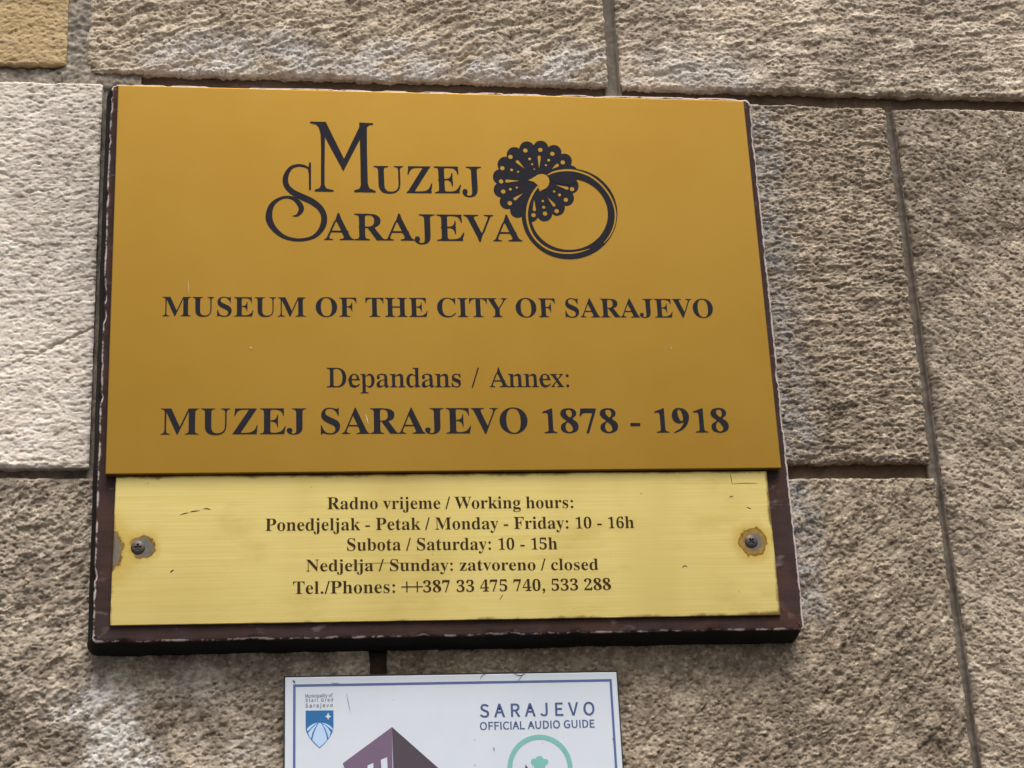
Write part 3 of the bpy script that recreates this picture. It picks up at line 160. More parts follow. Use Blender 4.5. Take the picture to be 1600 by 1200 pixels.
# ------------------------------------------------------------------ node helpers
class Mat:
    """a material and a short way to write its node arithmetic"""
    def __init__(s, name):
        s.m = bpy.data.materials.new(name)
        s.m.use_nodes = True
        s.t = s.m.node_tree
        s.t.nodes.clear()
        s.out = s.t.nodes.new('ShaderNodeOutputMaterial')
        s.b = s.t.nodes.new('ShaderNodeBsdfPrincipled')
        s.t.links.new(s.b.outputs[0], s.out.inputs[0])
        s.tc = s.t.nodes.new('ShaderNodeTexCoord')
        s.P = s.tc.outputs['Object']
    def put(s, sock, v):
        if isinstance(v, bpy.types.NodeSocket):
            s.t.links.new(v, sock)
        else:
            if sock.type == 'RGBA' and len(v) == 3:
                v = (*v, 1.0)
            sock.default_value = v
    def set(s, **kw):
        for k, v in kw.items():
            s.put(s.b.inputs[k.replace('_', ' ')], v)
        return s
    def math(s, op, a, b=0.0, c=0.0, clamp=False):
        n = s.t.nodes.new('ShaderNodeMath')
        n.operation = op
        n.use_clamp = clamp
        s.put(n.inputs[0], a); s.put(n.inputs[1], b); s.put(n.inputs[2], c)
        return n.outputs[0]
    def add(s, a, b): return s.math('ADD', a, b)
    def sub(s, a, b): return s.math('SUBTRACT', a, b)
    def mul(s, a, b): return s.math('MULTIPLY', a, b)
    def step(s, v, lo, hi, a=0.0, b=1.0):
        n = s.t.nodes.new('ShaderNodeMapRange')
        n.interpolation_type = 'SMOOTHSTEP'
        s.put(n.inputs[0], v); s.put(n.inputs[1], lo); s.put(n.inputs[2], hi)
        s.put(n.inputs[3], a); s.put(n.inputs[4], b)
        return n.outputs[0]
    def lin(s, v, lo, hi, a=0.0, b=1.0):
        n = s.t.nodes.new('ShaderNodeMapRange')
        s.put(n.inputs[0], v); s.put(n.inputs[1], lo); s.put(n.inputs[2], hi)
        s.put(n.inputs[3], a); s.put(n.inputs[4], b)
        return n.outputs[0]
    def mix(s, f, a, b, blend='MIX'):
        n = s.t.nodes.new('ShaderNodeMix')
        n.data_type = 'RGBA'
        n.blend_type = blend
        s.put(n.inputs[0], f); s.put(n.inputs[6], a); s.put(n.inputs[7], b)
        return n.outputs[2]
    def pos(s, scale=(1, 1, 1), rot=(0, 0, 0), loc=(0, 0, 0), src=None):
        n = s.t.nodes.new('ShaderNodeMapping')
        s.t.links.new(src or s.P, n.inputs[0])
        n.inputs[1].default_value = loc
        n.inputs[2].default_value = rot
        n.inputs[3].default_value = scale
        return n.outputs[0]
    def noise(s, scale, detail=4, rough=0.55, vec=None, dist=0.0):
        n = s.t.nodes.new('ShaderNodeTexNoise')
        s.t.links.new(vec or s.P, n.inputs['Vector'])
        n.inputs['Scale'].default_value = scale
        n.inputs['Detail'].default_value = detail
        n.inputs['Roughness'].default_value = rough
        n.inputs['Distortion'].default_value = dist
        return n.outputs['Fac']
    def voronoi(s, scale, vec=None, feature='F1', out='Color', rnd=1.0):
        n = s.t.nodes.new('ShaderNodeTexVoronoi')
        s.t.links.new(vec or s.P, n.inputs['Vector'])
        n.feature = feature
        n.inputs['Scale'].default_value = scale
        n.inputs['Randomness'].default_value = rnd
        return n.outputs[out]
    def sep(s, v=None):
        n = s.t.nodes.new('ShaderNodeSeparateXYZ')
        s.t.links.new(v or s.P, n.inputs[0])
        return n.outputs
    def chan(s, c):
        n = s.t.nodes.new('ShaderNodeSeparateColor')
        s.t.links.new(c, n.inputs[0])
        return n.outputs[0]
    def attr(s, name):
        n = s.t.nodes.new('ShaderNodeAttribute')
        n.attribute_name = name
        return n.outputs['Fac']
    def dist(s, x, z):
        """metres from the point (x, z), given in mm, in the object's own face"""
        n = s.t.nodes.new('ShaderNodeVectorMath')
        n.operation = 'DISTANCE'
        f = s.t.nodes.new('ShaderNodeVectorMath')
        f.operation = 'MULTIPLY'
        s.t.links.new(s.P, f.inputs[0])
        f.inputs[1].default_value = (1, 0, 1)
        s.t.links.new(f.outputs[0], n.inputs[0])
        n.inputs[1].default_value = (x / 1000, 0, z / 1000)
        return n.outputs['Value']
    def bump(s, h, strength=0.3, distance=0.001):
        n = s.t.nodes.new('ShaderNodeBump')
        n.inputs['Strength'].default_value = strength
        n.inputs['Distance'].default_value = distance
        s.t.links.new(h, n.inputs['Height'])
        s.t.links.new(n.outputs[0], s.b.inputs['Normal'])

def srgb(r, g, b):
    f = lambda c: c / 12.92 if c <= 0.04045 else ((c + 0.055) / 1.055) ** 2.4
    return tuple(f(c / 255) for c in (r, g, b))

# ------------------------------------------------------------------ object helpers
def tag(o, label=None, cat=None, kind=None, group=None):
    if label: o['label'] = label
    if cat: o['category'] = cat
    if kind: o['kind'] = kind
    if group: o['group'] = group
    return o

def link(name, mesh, mat, parent=None, label=None):
    o = bpy.data.objects.new(name, mesh)
    COL.objects.link(o)
    if mat is not None:
        mesh.materials.append(mat)
    if parent is not None:
        o.parent = parent
    if label: o['label'] = label
    return o

def empty(name, x, y, z):
    o = bpy.data.objects.new(name, None)
    o.empty_display_size = 0.05
    COL.objects.link(o)
    o.location = (x, y, z)
    return o

def mesh_from(name, verts, quads, smooth=True, attrs=None):
    verts = np.asarray(verts, np.float32)
    quads = np.asarray(quads, np.int32)
    me = bpy.data.meshes.new(name)
    me.vertices.add(len(verts))
    me.vertices.foreach_set('co', verts.ravel())
    me.loops.add(quads.size)
    me.loops.foreach_set('vertex_index', quads.ravel())
    me.polygons.add(len(quads))
    me.polygons.foreach_set('loop_start', np.arange(0, quads.size, quads.shape[1], dtype=np.int32))
    me.polygons.foreach_set('use_smooth', np.full(len(quads), smooth, bool))
    me.update(calc_edges=True)
    for k, a in (attrs or {}).items():
        at = me.attributes.new(k, 'FLOAT', 'POINT')
        at.data.foreach_set('value', np.asarray(a, np.float32).ravel())
    return me

def bm_mesh(name, bm, smooth=False):
    me = bpy.data.meshes.new(name)
    bmesh.ops.recalc_face_normals(bm, faces=bm.faces)
    bm.to_mesh(me)
    bm.free()
    if smooth:
        for p in me.polygons: p.use_smooth = True
    return me

def slab(name, corners, y_front, y_back, mat, parent, bevel=0.0, seg=2, origin=(0, 0), label=None):
    """a plate with the four given corners (mm, clockwise from the top left)"""
    bm = bmesh.new()
    f = [bm.verts.new((x / 1000 - origin[0], y_front, z / 1000 - origin[1])) for x, z in corners]
    k = [bm.verts.new((x / 1000 - origin[0], y_back, z / 1000 - origin[1])) for x, z in corners]
    n = len(f)
    bm.faces.new(f)
    bm.faces.new(k[::-1])
    for i in range(n):
        bm.faces.new((f[i], k[i], k[(i + 1) % n], f[(i + 1) % n]))
    if bevel:
        ed = [e for e in bm.edges if all(v in f for v in e.verts)]
        up = [e for e in bm.edges if (e.verts[0] in f) != (e.verts[1] in f)]
        bmesh.ops.bevel(bm, geom=ed + up, offset=bevel, segments=seg, profile=0.5, affect='EDGES')
    return link(name, bm_mesh(name, bm), mat, parent, label)

def outline_mesh(name, loops, thick, origin):
    cu = bpy.data.curves.new(name, 'CURVE')
    cu.dimensions = '2D'
    cu.fill_mode = 'BOTH'
    cu.extrude = thick * 500
    for lp in loops:
        sp = cu.splines.new('POLY')
        sp.points.add(len(lp) - 1)
        for p, q in zip(sp.points, lp):
            p.co = (q[0] - origin[0] * 1000, q[1] - origin[1] * 1000, 0, 1)
        sp.use_cyclic_u = True
    tmp = bpy.data.objects.new('outline', cu)
    COL.objects.link(tmp)
    me = bpy.data.meshes.new_from_object(tmp.evaluated_get(bpy.context.evaluated_depsgraph_get()))
    bpy.data.objects.remove(tmp)
    bpy.data.curves.remove(cu)
    me.transform(Matrix.Rotation(math.radians(90), 4, 'X') @ Matrix.Scale(0.001, 4))
    me.materials.clear()
    return me

def flat_shapes(name, loops, y, thick, mat, parent, origin=(0, 0), label=None, second=None):
    """closed outlines in mm (holes by even-odd) filled, given a thickness and stood at depth y"""
    me = outline_mesh(name, loops, thick, origin)
    if second:
        other = outline_mesh(name, second, thick, origin)
        other.transform(Matrix.Translation((0, -0.00003, 0)))
        bm = bmesh.new()
        bm.from_mesh(me)
        bm.from_mesh(other)
        bm.to_mesh(me)
        bm.free()
        bpy.data.meshes.remove(other)
    me.name = name
    o = link(name, me, mat, parent, label)
    o.location.y = y
    return o

# ------------------------------------------------------------------ lettering
def glyph_polys(font, ch):
    raw = GLYPHS[font][ch].split('|')
    return float(raw[0]), [np.array([[float(c) for c in p.split(',')] for p in q.split()]) for q in raw[1:]]

def ring_poly(cx, cy, r, n=20):
    a = np.linspace(0, 2 * math.pi, n, endpoint=False)
    return np.stack([cx + r * np.cos(a), cy + r * np.sin(a)], 1)

def closed_curve(pts, k=5):
    P = np.array(pts, float)
    out = []
    for i in range(len(P)):
        p0, p1, p2, p3 = P[i - 1], P[i], P[(i + 1) % len(P)], P[(i + 2) % len(P)]
        for j in range(k):
            f = j / k
            out.append(0.5 * (2 * p1 + (p2 - p0) * f + (2 * p0 - 5 * p1 + 4 * p2 - p3) * f * f + (3 * p1 - p0 - 3 * p2 + p3) * f ** 3))
    return np.array(out)

def bold_digit(ch):
    """the old-style bold 1, 7, 8 and 9 of the plate; drawn 208 units tall, then scaled to 690"""
    k = 690 / 208.0
    def at(p, x0): return (np.array(p, float) - [x0, 0]) * [k, -k] + [0, 278 * k]
    if ch == '1':
        p = [(75, 575), (80, 592), (335, 690), (350, 690), (350, 90), (372, 48), (450, 28), (450, 0), (110, 0), (110, 28), (200, 48), (222, 90), (222, 500), (210, 545), (180, 560), (130, 556), (80, 560)]
        return [np.array(p, float)]
    if ch == '7':
        return [at([(352, 72), (474, 72), (474, 90), (411, 280), (387, 280), (442, 113), (385, 111), (366, 119), (353, 140), (343, 138)], 338)]
    if ch == '8':
        o = [(255, 69), (295, 77), (317, 103), (312, 134), (287, 158), (318, 186), (330, 222), (314, 262), (258, 281), (205, 266), (189, 235), (199, 202), (234, 176), (205, 150), (190, 115), (208, 81)]
        a = [(259, 81), (277, 90), (284, 116), (277, 139), (264, 149), (245, 132), (235, 108), (241, 88)]
        b = [(245, 186), (268, 204), (284, 234), (279, 259), (258, 270), (236, 260), (226, 235), (230, 207)]
        return [closed_curve(at(q, 181)) for q in (o, a, b)]
    if ch == '9':
        o = [(1110, 68), (1155, 80), (1184, 118), (1186, 162), (1166, 214), (1125, 255), (1066, 281), (1062, 271), (1104, 245), (1129, 215), (1138, 193), (1122, 199), (1098, 201), (1066, 185), (1050, 145), (1057, 101), (1079, 76)]
        a = [(1111, 80), (1127, 94), (1138, 130), (1139, 168), (1126, 183), (1108, 166), (1097, 126), (1099, 92)]
        return [closed_curve(at(q, 1042)) for q in (o, a)]

def punctuation(ch, light):
    r = 52 if light else 72
    if ch == ' ': return (345 if light else 260), []
    if ch == ':': return 330, [ring_poly(165, r - 8, r), ring_poly(165, 415, r)]
    if ch == '.': return 260, [ring_poly(130, r - 8, r)]
    if ch == ',': return 260, [np.concatenate([ring_poly(130, r - 8, r)[:16], [[130, -20], [95, -95], [70, -135], [95, -150], [160, -95], [197, -10]]])]
    if ch == '/': w = 50 if light else 78; return 290, [np.array([[0, -15], [w, -15], [285, 705], [285 - w, 705]])]
    if ch == '-': return 345, [np.array([[45, 185], [300, 185], [300, 272], [45, 272]])]
    if ch == '+': return 560, [np.array([[-20, 290], [245, 290], [245, 20], [315, 20], [315, 290], [580, 290], [580, 352], [315, 352], [315, 625], [245, 625], [245, 352], [-20, 352]])]

def densify(p, step):
    out = []
    for a, b in zip(p, np.roll(p, -1, 0)):
        n = max(1, int(np.hypot(*(b - a)) / step))
        for k in range(n): out.append(a + (b - a) * k / n)
    return np.array(out)

def thin_stems(polys, amount):
    """narrow the upright stems of a bold letter (chords between 60 and 230 units) and leave the hairlines"""
    polys = [densify(p, 18) for p in polys]
    segs = np.concatenate([np.stack([p, np.roll(p, -1, 0)], 1) for p in polys])
    y0, y1 = segs[:, 0, 1], segs[:, 1, 1]
    out = []
    for p in polys:
        q = p.copy()
        for i, (x, y) in enumerate(p):
            yy = y + 0.37
            hit = (y0 > yy) != (y1 > yy)
            s = segs[hit]
            xs = np.sort(s[:, 0, 0] + (yy - s[:, 0, 1]) / (s[:, 1, 1] - s[:, 0, 1]) * (s[:, 1, 0] - s[:, 0, 0]))
            if len(xs) < 2: continue
            k = int(np.argmin(abs(xs - x)))
            if abs(xs[k] - x) > 8: continue
            o = k + 1 if k % 2 == 0 else k - 1
            if o >= len(xs): continue
            w = abs(xs[o] - xs[k])
            f = np.clip((w - 55) / 40, 0, 1) * np.clip((240 - w) / 60, 0, 1)
            q[i, 0] += math.copysign(w * amount * f / 2, xs[o] - xs[k])
        out.append(q)
    return out

def grow(polys, d):
    """move outlines outwards by d units"""
    out = []
    for p in polys:
        e = np.roll(p, -1, 0) - p
        n = np.stack([e[:, 1], -e[:, 0]], 1) / np.maximum(np.hypot(*e.T), 1e-6)[:, None]
        m = n + np.roll(n, 1, 0)
        m /= np.maximum((m * m).sum(1), 0.5)[:, None] / 2
        out.append(p + m * d * SIGN)
    return out
SIGN = 1.0

def text(t, font, y, mat, parent, origin=(0, 0), light=0.0, bold=0.0, sit=True, track=None, thick=0.0004, spread=False):
    s, cap = t['s'], t['cap']
    a, b = np.array(t['a']), np.array(t['b'])
    items, pen = [], 0.0
    for ch in s:
        if ch in GLYPHS[font]:
            adv, polys = glyph_polys(font, ch)
            if light: polys = thin_stems(polys, light)
            if light > 0.25: adv -= 42
            if font == 'serif' and ch in '1789':
                adv, polys = 512.0, bold_digit(ch)
            elif font == 'serif' and ch.isdigit():
                top = max(p[:, 1].max() for p in polys)
                adv *= 0.90
                polys = [p * [0.90, 690 / top] for p in polys]
            if bold: polys = grow(polys, bold)
            if ch == 'J' and sit:
                polys = [np.stack([p[:, 0], np.where(p[:, 1] < 600, 600 + (p[:, 1] - 600) * 612 / (600 - polys[0][:, 1].min()), p[:, 1])], 1) for p in polys]
        else:
            adv, polys = punctuation(ch, light > 0.2)
            if ch == '+': adv = 560
        items.append((pen, polys))
        pen += adv
    pts = [p[:, 0] + x for x, q in items for p in q]
    lo, hi = min(p.min() for p in pts), max(p.max() for p in pts)
    k = cap / 700
    length = np.hypot(*(b - a))
    gap = 0.0
    if spread:
        gap = (length / k - (hi - lo)) / (len(s) - 1)
        sx = k
    else:
        sx = length / (hi - lo)
    u = (b - a) / length
    v = np.array([-u[1], u[0]])
    loops = ([], [])
    for i, (x, q) in enumerate(items):
        for p in q:
            X = (p[:, 0] + x + gap * i - lo) * sx
            loops[i % 2].append(a + X[:, None] * u + (p[:, 1] * k)[:, None] * v)
    return flat_shapes('lettering', loops[0], y, thick, mat, parent, origin, second=loops[1])

def stroke(path, weight=1.0):
    """outline of a brush stroke: rows of x, z, width; smoothed through the points"""
    P = np.array(path, float)
    n = len(P)
    t = np.linspace(0, n - 1, (n - 1) * 6 + 1)
    i = np.clip(t.astype(int), 0, n - 2)
    f = (t - i)[:, None]
    p0, p1, p2, p3 = P[np.clip(i - 1, 0, n - 1)], P[i], P[i + 1], P[np.clip(i + 2, 0, n - 1)]
    C = 0.5 * (2 * p1 + (p2 - p0) * f + (2 * p0 - 5 * p1 + 4 * p2 - p3) * f ** 2 + (3 * p1 - p0 - 3 * p2 + p3) * f ** 3)
    d = np.gradient(C[:, :2], axis=0)
    d /= np.hypot(*d.T)[:, None]
    nrm = np.stack([-d[:, 1], d[:, 0]], 1) * C[:, 2:3] / 2 * weight
    return np.concatenate([C[:, :2] + nrm, (C[:, :2] - nrm)[::-1]])

# ------------------------------------------------------------------ numpy noise for the carved stone
def _hash(ix, iy, seed):
    h = (ix.astype(np.int64) * 374761393 + iy.astype(np.int64) * 668265263 + seed * 2147483647) & 0xFFFFFFFF
    h = ((h ^ (h >> 13)) * 1274126177) & 0xFFFFFFFF
    return (h ^ (h >> 16)) & 0xFFFFFFFF

def gnoise(x, y, seed):
    ix, iy = np.floor(x), np.floor(y)
    fx, fy = x - ix, y - iy
    ux, uy = fx * fx * fx * (fx * (fx * 6 - 15) + 10), fy * fy * fy * (fy * (fy * 6 - 15) + 10)
    def g(ax, ay):
        a = _hash(ix + ax, iy + ay, seed) * (2 * math.pi / 4294967296)
        return np.cos(a) * (fx - ax) + np.sin(a) * (fy - ay)
    n0 = g(0, 0) * (1 - ux) + g(1, 0) * ux
    n1 = g(0, 1) * (1 - ux) + g(1, 1) * ux
    return (n0 * (1 - uy) + n1 * uy) * 1.4

def fbm(x, y, seed, octs=3, gain=0.5):
    s, a = 0.0, 1.0
    for o in range(octs):
        s = s + a * gnoise(x * 2 ** o, y * 2 ** o, seed + o * 17)
        a *= gain
    return s

def turned(x, y, deg, lx, ly):
    c, s = math.cos(math.radians(deg)), math.sin(math.radians(deg))
    return (x * c + y * s) / lx, (-x * s + y * c) / ly

def crumbs(x, y, seed, tilt):
    """broken-stone relief: cells with their own height and slant, rounded off towards the cracks between them"""
    ix, iy = np.floor(x), np.floor(y)
    d1 = np.full(x.shape, 9.0); d2 = d1.copy(); hh = np.zeros_like(x)
    for ax in (-1, 0, 1):
        for ay in (-1, 0, 1):
            h0 = _hash(ix + ax, iy + ay, seed)
            px = (h0 & 1023) / 1023.0; py = ((h0 >> 10) & 1023) / 1023.0
            dx, dy = x - (ix + ax + px), y - (iy + ay + py)
            d = np.hypot(dx, dy)
            r1 = ((h0 >> 20) & 63) / 63.0 - 0.5
            r2 = ((h0 >> 26) & 63) / 63.0 - 0.5
            r3 = ((h0 * 7) >> 8 & 255) / 255.0 - 0.5
            val = (r3 * 0.45 + 5.0 * r3 ** 3) + (dx * r1 + dy * r2) * tilt
            near = d < d1
            d2 = np.where(near, d1, np.minimum(d2, d))
            hh = np.where(near, val, hh)
            d1 = np.where(near, d, d1)
    e = d2 - d1
    k = np.clip(e / 0.35, 0, 1)
    return hh * (0.35 + 0.65 * k) - (1 - k) ** 2 * 0.75 - d1 * d1 * 0.4, e

def smooth01(t):
    t = np.clip(t, 0, 1)
    return t * t * (3 - 2 * t)

def seg_dist(x, z, path):
    d = np.full(x.shape, 1e9)
    for (ax, az), (bx, bz) in zip(path, path[1:]):
        vx, vz = bx - ax, bz - az
        t = np.clip(((x - ax) * vx + (z - az) * vz) / (vx * vx + vz * vz), 0, 1)
        d = np.minimum(d, np.hypot(x - ax - t * vx, z - az - t * vz))
    return d

def axis(a, b, lo, hi, fine, coarse):
    """grid lines from a to b, fine between lo and hi and coarse elsewhere"""
    out = [a]
    while out[-1] < b - 1e-6:
        c = out[-1]
        if lo <= c < hi: st = fine
        elif c < lo: st = min(coarse, max(fine, (lo - c) * 0.5))
        else: st = min(coarse, max(fine, (c - hi) * 0.06 + fine))
        out.append(min(b, c + st))
    if len(out) > 2 and out[-1] - out[-2] < fine * 0.4: out.pop(-2)
    return np.array(out)

VIEW = (-470, 710, -510, 400)               # the stretch of wall the photograph shows, mm

def stone(rect, seed, style, mat, parent, label=None, rough_edges=(1, 1, 1, 1), proud=0.0, depth=34.0, crack=None, soft=(0, 0, 0, 0)):
    """one block: a tooled face with worn, uneven edges and real sides running back into the joint"""
    x0, x1, z0, z1 = rect
    inview = x0 < VIEW[1] and x1 > VIEW[0] and z0 < VIEW[3] and z1 > VIEW[2]
    fine, coarse = (0.8, 7.0) if inview else (14.0, 14.0)
    xs = axis(x0, x1, VIEW[0], VIEW[1], fine, coarse)
    zs = axis(z0, z1, VIEW[2], VIEW[3], fine, coarse)
    X, Z = np.meshgrid(xs, zs)
    st = dict(style)
    for k in ('tool', 'chip', 'fine', 'pit'): st[k] = st[k] * (0.72 if k != 'pit' else 0.9)
    # distance to each edge
    dl, dr, db, dt = X - x0, x1 - X, Z - z0, z1 - Z
    el, er, eb, et = rough_edges
    # uneven outline: push the boundary rows in and out
    wl = fbm(Z / 23, Z * 0 + seed, seed + 1, 4, 0.6) * el
    wr = fbm(Z / 23, Z * 0 + seed, seed + 2, 4, 0.6) * er
    wb = fbm(X / 19, X * 0 + seed, seed + 3, 4, 0.65) * eb
    wt = fbm(X / 21, X * 0 + seed, seed + 4, 4, 0.6) * et
    fall = lambda d: np.clip(1 - d / 14.0, 0, 1) ** 2
    XX = X + fall(dl) * wl * 1.5 + fall(dr) * wr * 1.5
    ZZ = Z + fall(db) * wb * 2.2 + fall(dt) * wt * 1.5
    # face
    h = fbm(X / 95, Z / 95, seed + 5, 3, 0.5) * st.get('swell', 2.2)
    wx = X + fbm(X / 30, Z / 30, seed + 6, 2) * 6
    wz = Z + fbm(X / 30, Z / 30, seed + 7, 2) * 6
    u, v = turned(wx, wz, st['dir'], st['len'], st['wid'])
    h += fbm(u, v, seed + 8, 2, 0.5) * st['tool']
    wx = X + fbm(X / 7, Z / 7, seed + 21, 2) * 2.4
    wz = Z + fbm(X / 7, Z / 7, seed + 22, 2) * 2.4
    c1, f1 = crumbs(*turned(wx, wz, st['dir'] * 0.7, st['chunk'] * 1.5, st['chunk']), seed + 9, 2.2)
    rough = smooth01(fbm(X / 34, Z / 22, seed + 24, 3, 0.6) * 0.9 + 0.5)
    rough = 0.45 + 0.85 * rough
    h += c1 * st['chip'] * rough
    c2, f2 = crumbs(*turned(wx, wz, st['dir'] * 0.5, st['grain'] * 1.25, st['grain']), seed + 10, 2.0)
    h += c2 * st['fine'] * rough
    shelf = fbm(*turned(wx, wz, st['dir'] * 0.4, 34, 7.5), seed + 25, 3, 0.6)
    h += (np.floor(shelf * 2.2 + 0.5) / 2.2 * 0.6 + shelf * 0.4) * st.get('shelf', 1.5)
    h += fbm(X / 2.6, Z / 2.3, seed + 23, 2, 0.6) * st['fine'] * 0.45
    pits = fbm(X / st.get('pitx', 5.0), Z / st.get('pitz', 4.0), seed + 11, 2, 0.6)
    h -= np.clip(pits - 0.18, 0, 1) * st['pit']
    h += np.clip(-pits - 0.25, 0, 1) * st['pit'] * 0.4
    for k in st.get('extra', ()):
        h += k(X, Z)
    if crack is not None:
        d = seg_dist(X, Z + fbm(X / 9, Z / 9, seed + 30, 3, 0.6) * 2.0, crack)
        h -= 3.2 * np.exp(-(d / 0.9) ** 2) * np.clip((X - crack[0][0]) / 60 + 0.15, 0, 1)
    # arrises
    for d, e in ((dl, el), (dr, er), (db, eb), (dt, et)):
        r = 1.6 + 1.8 * e * (0.6 + fbm(X / 26, Z / 26, seed + 12, 2))
        h -= (1 - smooth01(d / np.maximum(r, 1.2))) * (1.0 + 1.2 * e)
        h -= np.clip(1 - d / 12, 0, 1) ** 2 * np.clip(fbm(X / 15, Z / 15, seed + 14, 3, 0.6) - 0.15, 0, 1) * 4.0 * e
    for d, e in zip((dl, dr, db, dt), soft):
        if e: h -= e * np.clip(1 - d / 20, 0, 1) ** 2 * (0.8 + 0.5 * fbm(X / 30, Z / 30, seed + 15, 2))
    Y = -(h + proud)
    ny, nx = X.shape
    front = np.stack([XX, Y, ZZ], -1).reshape(-1, 3)
    idx = np.arange(nx * ny).reshape(ny, nx)
    quads = np.stack([idx[:-1, :-1], idx[:-1, 1:], idx[1:, 1:], idx[1:, :-1]], -1).reshape(-1, 4)
    loop = np.concatenate([idx[0, :], idx[1:, -1], idx[-1, -2::-1], idx[-2:0:-1, 0]])
    verts, base = [front, front[loop]], len(front) + len(loop)     # the arris is sharp: the sides start on their own corners
    prev = np.arange(len(front), base)
    allq = [quads]
    rng = np.random.default_rng(seed)
    for dpt in (2.2, 6.0, 12.0, depth):
        ring = front[loop].copy()
        cx, cz = (x0 + x1) / 2, (z0 + z1) / 2
        jit = fbm(ring[:, 0] / 8 + dpt, ring[:, 2] / 8, seed + 20, 2) * 1.1
        sx = np.where(loop % nx == 0, 1, np.where(loop % nx == nx - 1, -1, 0))
        sz = np.where(loop < nx, 1, np.where(loop >= nx * (ny - 1), -1, 0))
        ring[:, 0] += sx * (jit + 0.04 * dpt)
        ring[:, 2] += sz * (jit + 0.04 * dpt)
        ring[:, 1] = ring[:, 1] + dpt if dpt < depth else depth - 4
        verts.append(ring)
        cur = np.arange(base, base + len(loop))
        base += len(loop)
        allq.append(np.stack([prev, cur, np.roll(cur, -1), np.roll(prev, -1)], -1))
        prev = cur
    V = np.concatenate(verts) / 1000.0
    me = mesh_from('stone_block', V, np.concatenate(allq)[:, ::-1] if False else np.concatenate(allq))
    o = link('stone_block', me, mat, parent, label)
    return o

# ------------------------------------------------------------------ materials: stone
def stone_material(name, base, pale, dark, speck=0.5, wash=None, tint=None, seed=0.0, tone=1.0):
    m = Mat(name)
    off = m.pos(loc=(seed, seed * 0.7, seed * 1.3))
    big = m.noise(6, 5, 0.62, off)
    mid = m.noise(45, 5, 0.65, off)
    base, pale, dark = [(q[0] * f * 1.01, q[1] * f * 0.99, q[2] * f * 0.965) for q, f in ((base, tone), (pale, tone), (dark, tone * 0.86))]
    c = m.mix(m.step(big, 0.35, 0.66), base, dark)
    c = m.mix(m.mul(m.step(mid, 0.42, 0.72), 0.75), c, pale)
    grain = m.chan(m.voronoi(300, off))
    c = m.mix(speck, c, m.mix(grain, (0.28, 0.26, 0.24), (0.74, 0.72, 0.69)), 'OVERLAY')
    c = m.mix(m.mul(m.step(m.chan(m.voronoi(360, m.pos(loc=(seed, 4, 2), scale=(0.8, 1, 1.15)))), 0.86, 0.95), 0.5 * speck + 0.1), c, srgb(214, 198, 172))
    fine = m.noise(700, 3, 0.7, off)
    c = m.mix(0.35, c, m.mix(fine, (0.22, 0.21, 0.20), (0.78, 0.77, 0.76)), 'OVERLAY')
    rust = m.noise(110, 4, 0.7, off)
    c = m.mix(m.mul(m.step(rust, 0.6, 0.74), 0.4), c, srgb(146, 112, 78))
    soot = m.noise(120, 4, 0.7, m.pos(loc=(seed + 3, 1, 2)))
    c = m.mix(m.mul(m.step(soot, 0.6, 0.78), 0.5), c, srgb(72, 64, 62))
    if tint is not None:
        c = m.mix(m.mul(m.step(m.noise(7, 3, 0.6, m.pos(loc=(seed + 5, 0, 1))), 0.4, 0.6), 0.7), c, tint)
    if wash is not None:
        c = wash(m, c)
    m.set(Base_Color=c, Roughness=0.92, Specular_IOR_Level=0.2)
    m.bump(m.noise(1100, 3, 0.7, off), 0.5, 0.0006)
    return m.m

def lime_band(z, height, x0=-9.0, x1=9.0, amount=0.85, colour=(214, 209, 202)):
    """a chalky run of old limewash above height z (mm)"""
    def f(m, c):
        xyz = m.sep()
        rag = m.mul(m.sub(m.noise(16, 5, 0.65), 0.5), 0.075)
        d = m.add(m.sub(xyz[2], z / 1000), rag)
        k = m.mul(m.step(d, height / 1000 * 1.15, height / 1000 * 0.45), m.step(xyz[1], 0.006, 0.002))
        patch = m.step(m.noise(22, 4, 0.6, m.pos(loc=(4, 2, 1))), 0.36, 0.58)
        xk = m.mul(m.step(xyz[0], x0, x0 + 0.06), m.step(xyz[0], x1, x1 - 0.06))
        k = m.mul(m.mul(k, patch), m.mul(xk, amount))
        grit = m.noise(420, 3, 0.7)
        return m.mix(k, c, m.mix(m.step(grit, 0.35, 0.65), srgb(158, 155, 154), srgb(*colour)))
    return f

def patches(*spots):
    """round-ish patches: x, z, radius (mm), colour, amount"""
    def f(m, c):
        for x, z, r, colour, amount in spots:
            d = m.add(m.dist(x, z), m.mul(m.sub(m.noise(30, 5, 0.65), 0.5), r / 1000 * 2.6))
            k = m.mul(m.step(d, r / 1000, r / 2500), m.mul(m.step(m.noise(90, 4, 0.7), 0.35, 0.6), amount))
            c = m.mix(k, c, srgb(*colour))
        return c
    return f

def grey_band(x0, x1, z0, z1):
    """grey crust and soot on the stone beside the board"""
    def f(m, c):
        xyz = m.sep()
        d = m.add(xyz[0], m.mul(m.sub(m.noise(26, 5, 0.7), 0.5), 0.05))
        k = m.mul(m.step(d, x1 / 1000, x0 / 1000), m.mul(m.step(xyz[2], z0 / 1000, z0 / 1000 + 0.03), m.step(xyz[2], z1 / 1000, z1 / 1000 - 0.02)))
        c = m.mix(m.mul(k, m.mul(m.step(m.noise(60, 4, 0.7), 0.34, 0.6), 0.7)), c, srgb(158, 156, 154))
        return m.mix(m.mul(k, m.mul(m.step(m.noise(170, 4, 0.75, m.pos(loc=(1, 1, 6))), 0.5, 0.64), 0.8)), c, srgb(62, 58, 58))
    return f

def both(*fs):
    def f(m, c):
        for g in fs: c = g(m, c)
        return c
    return f

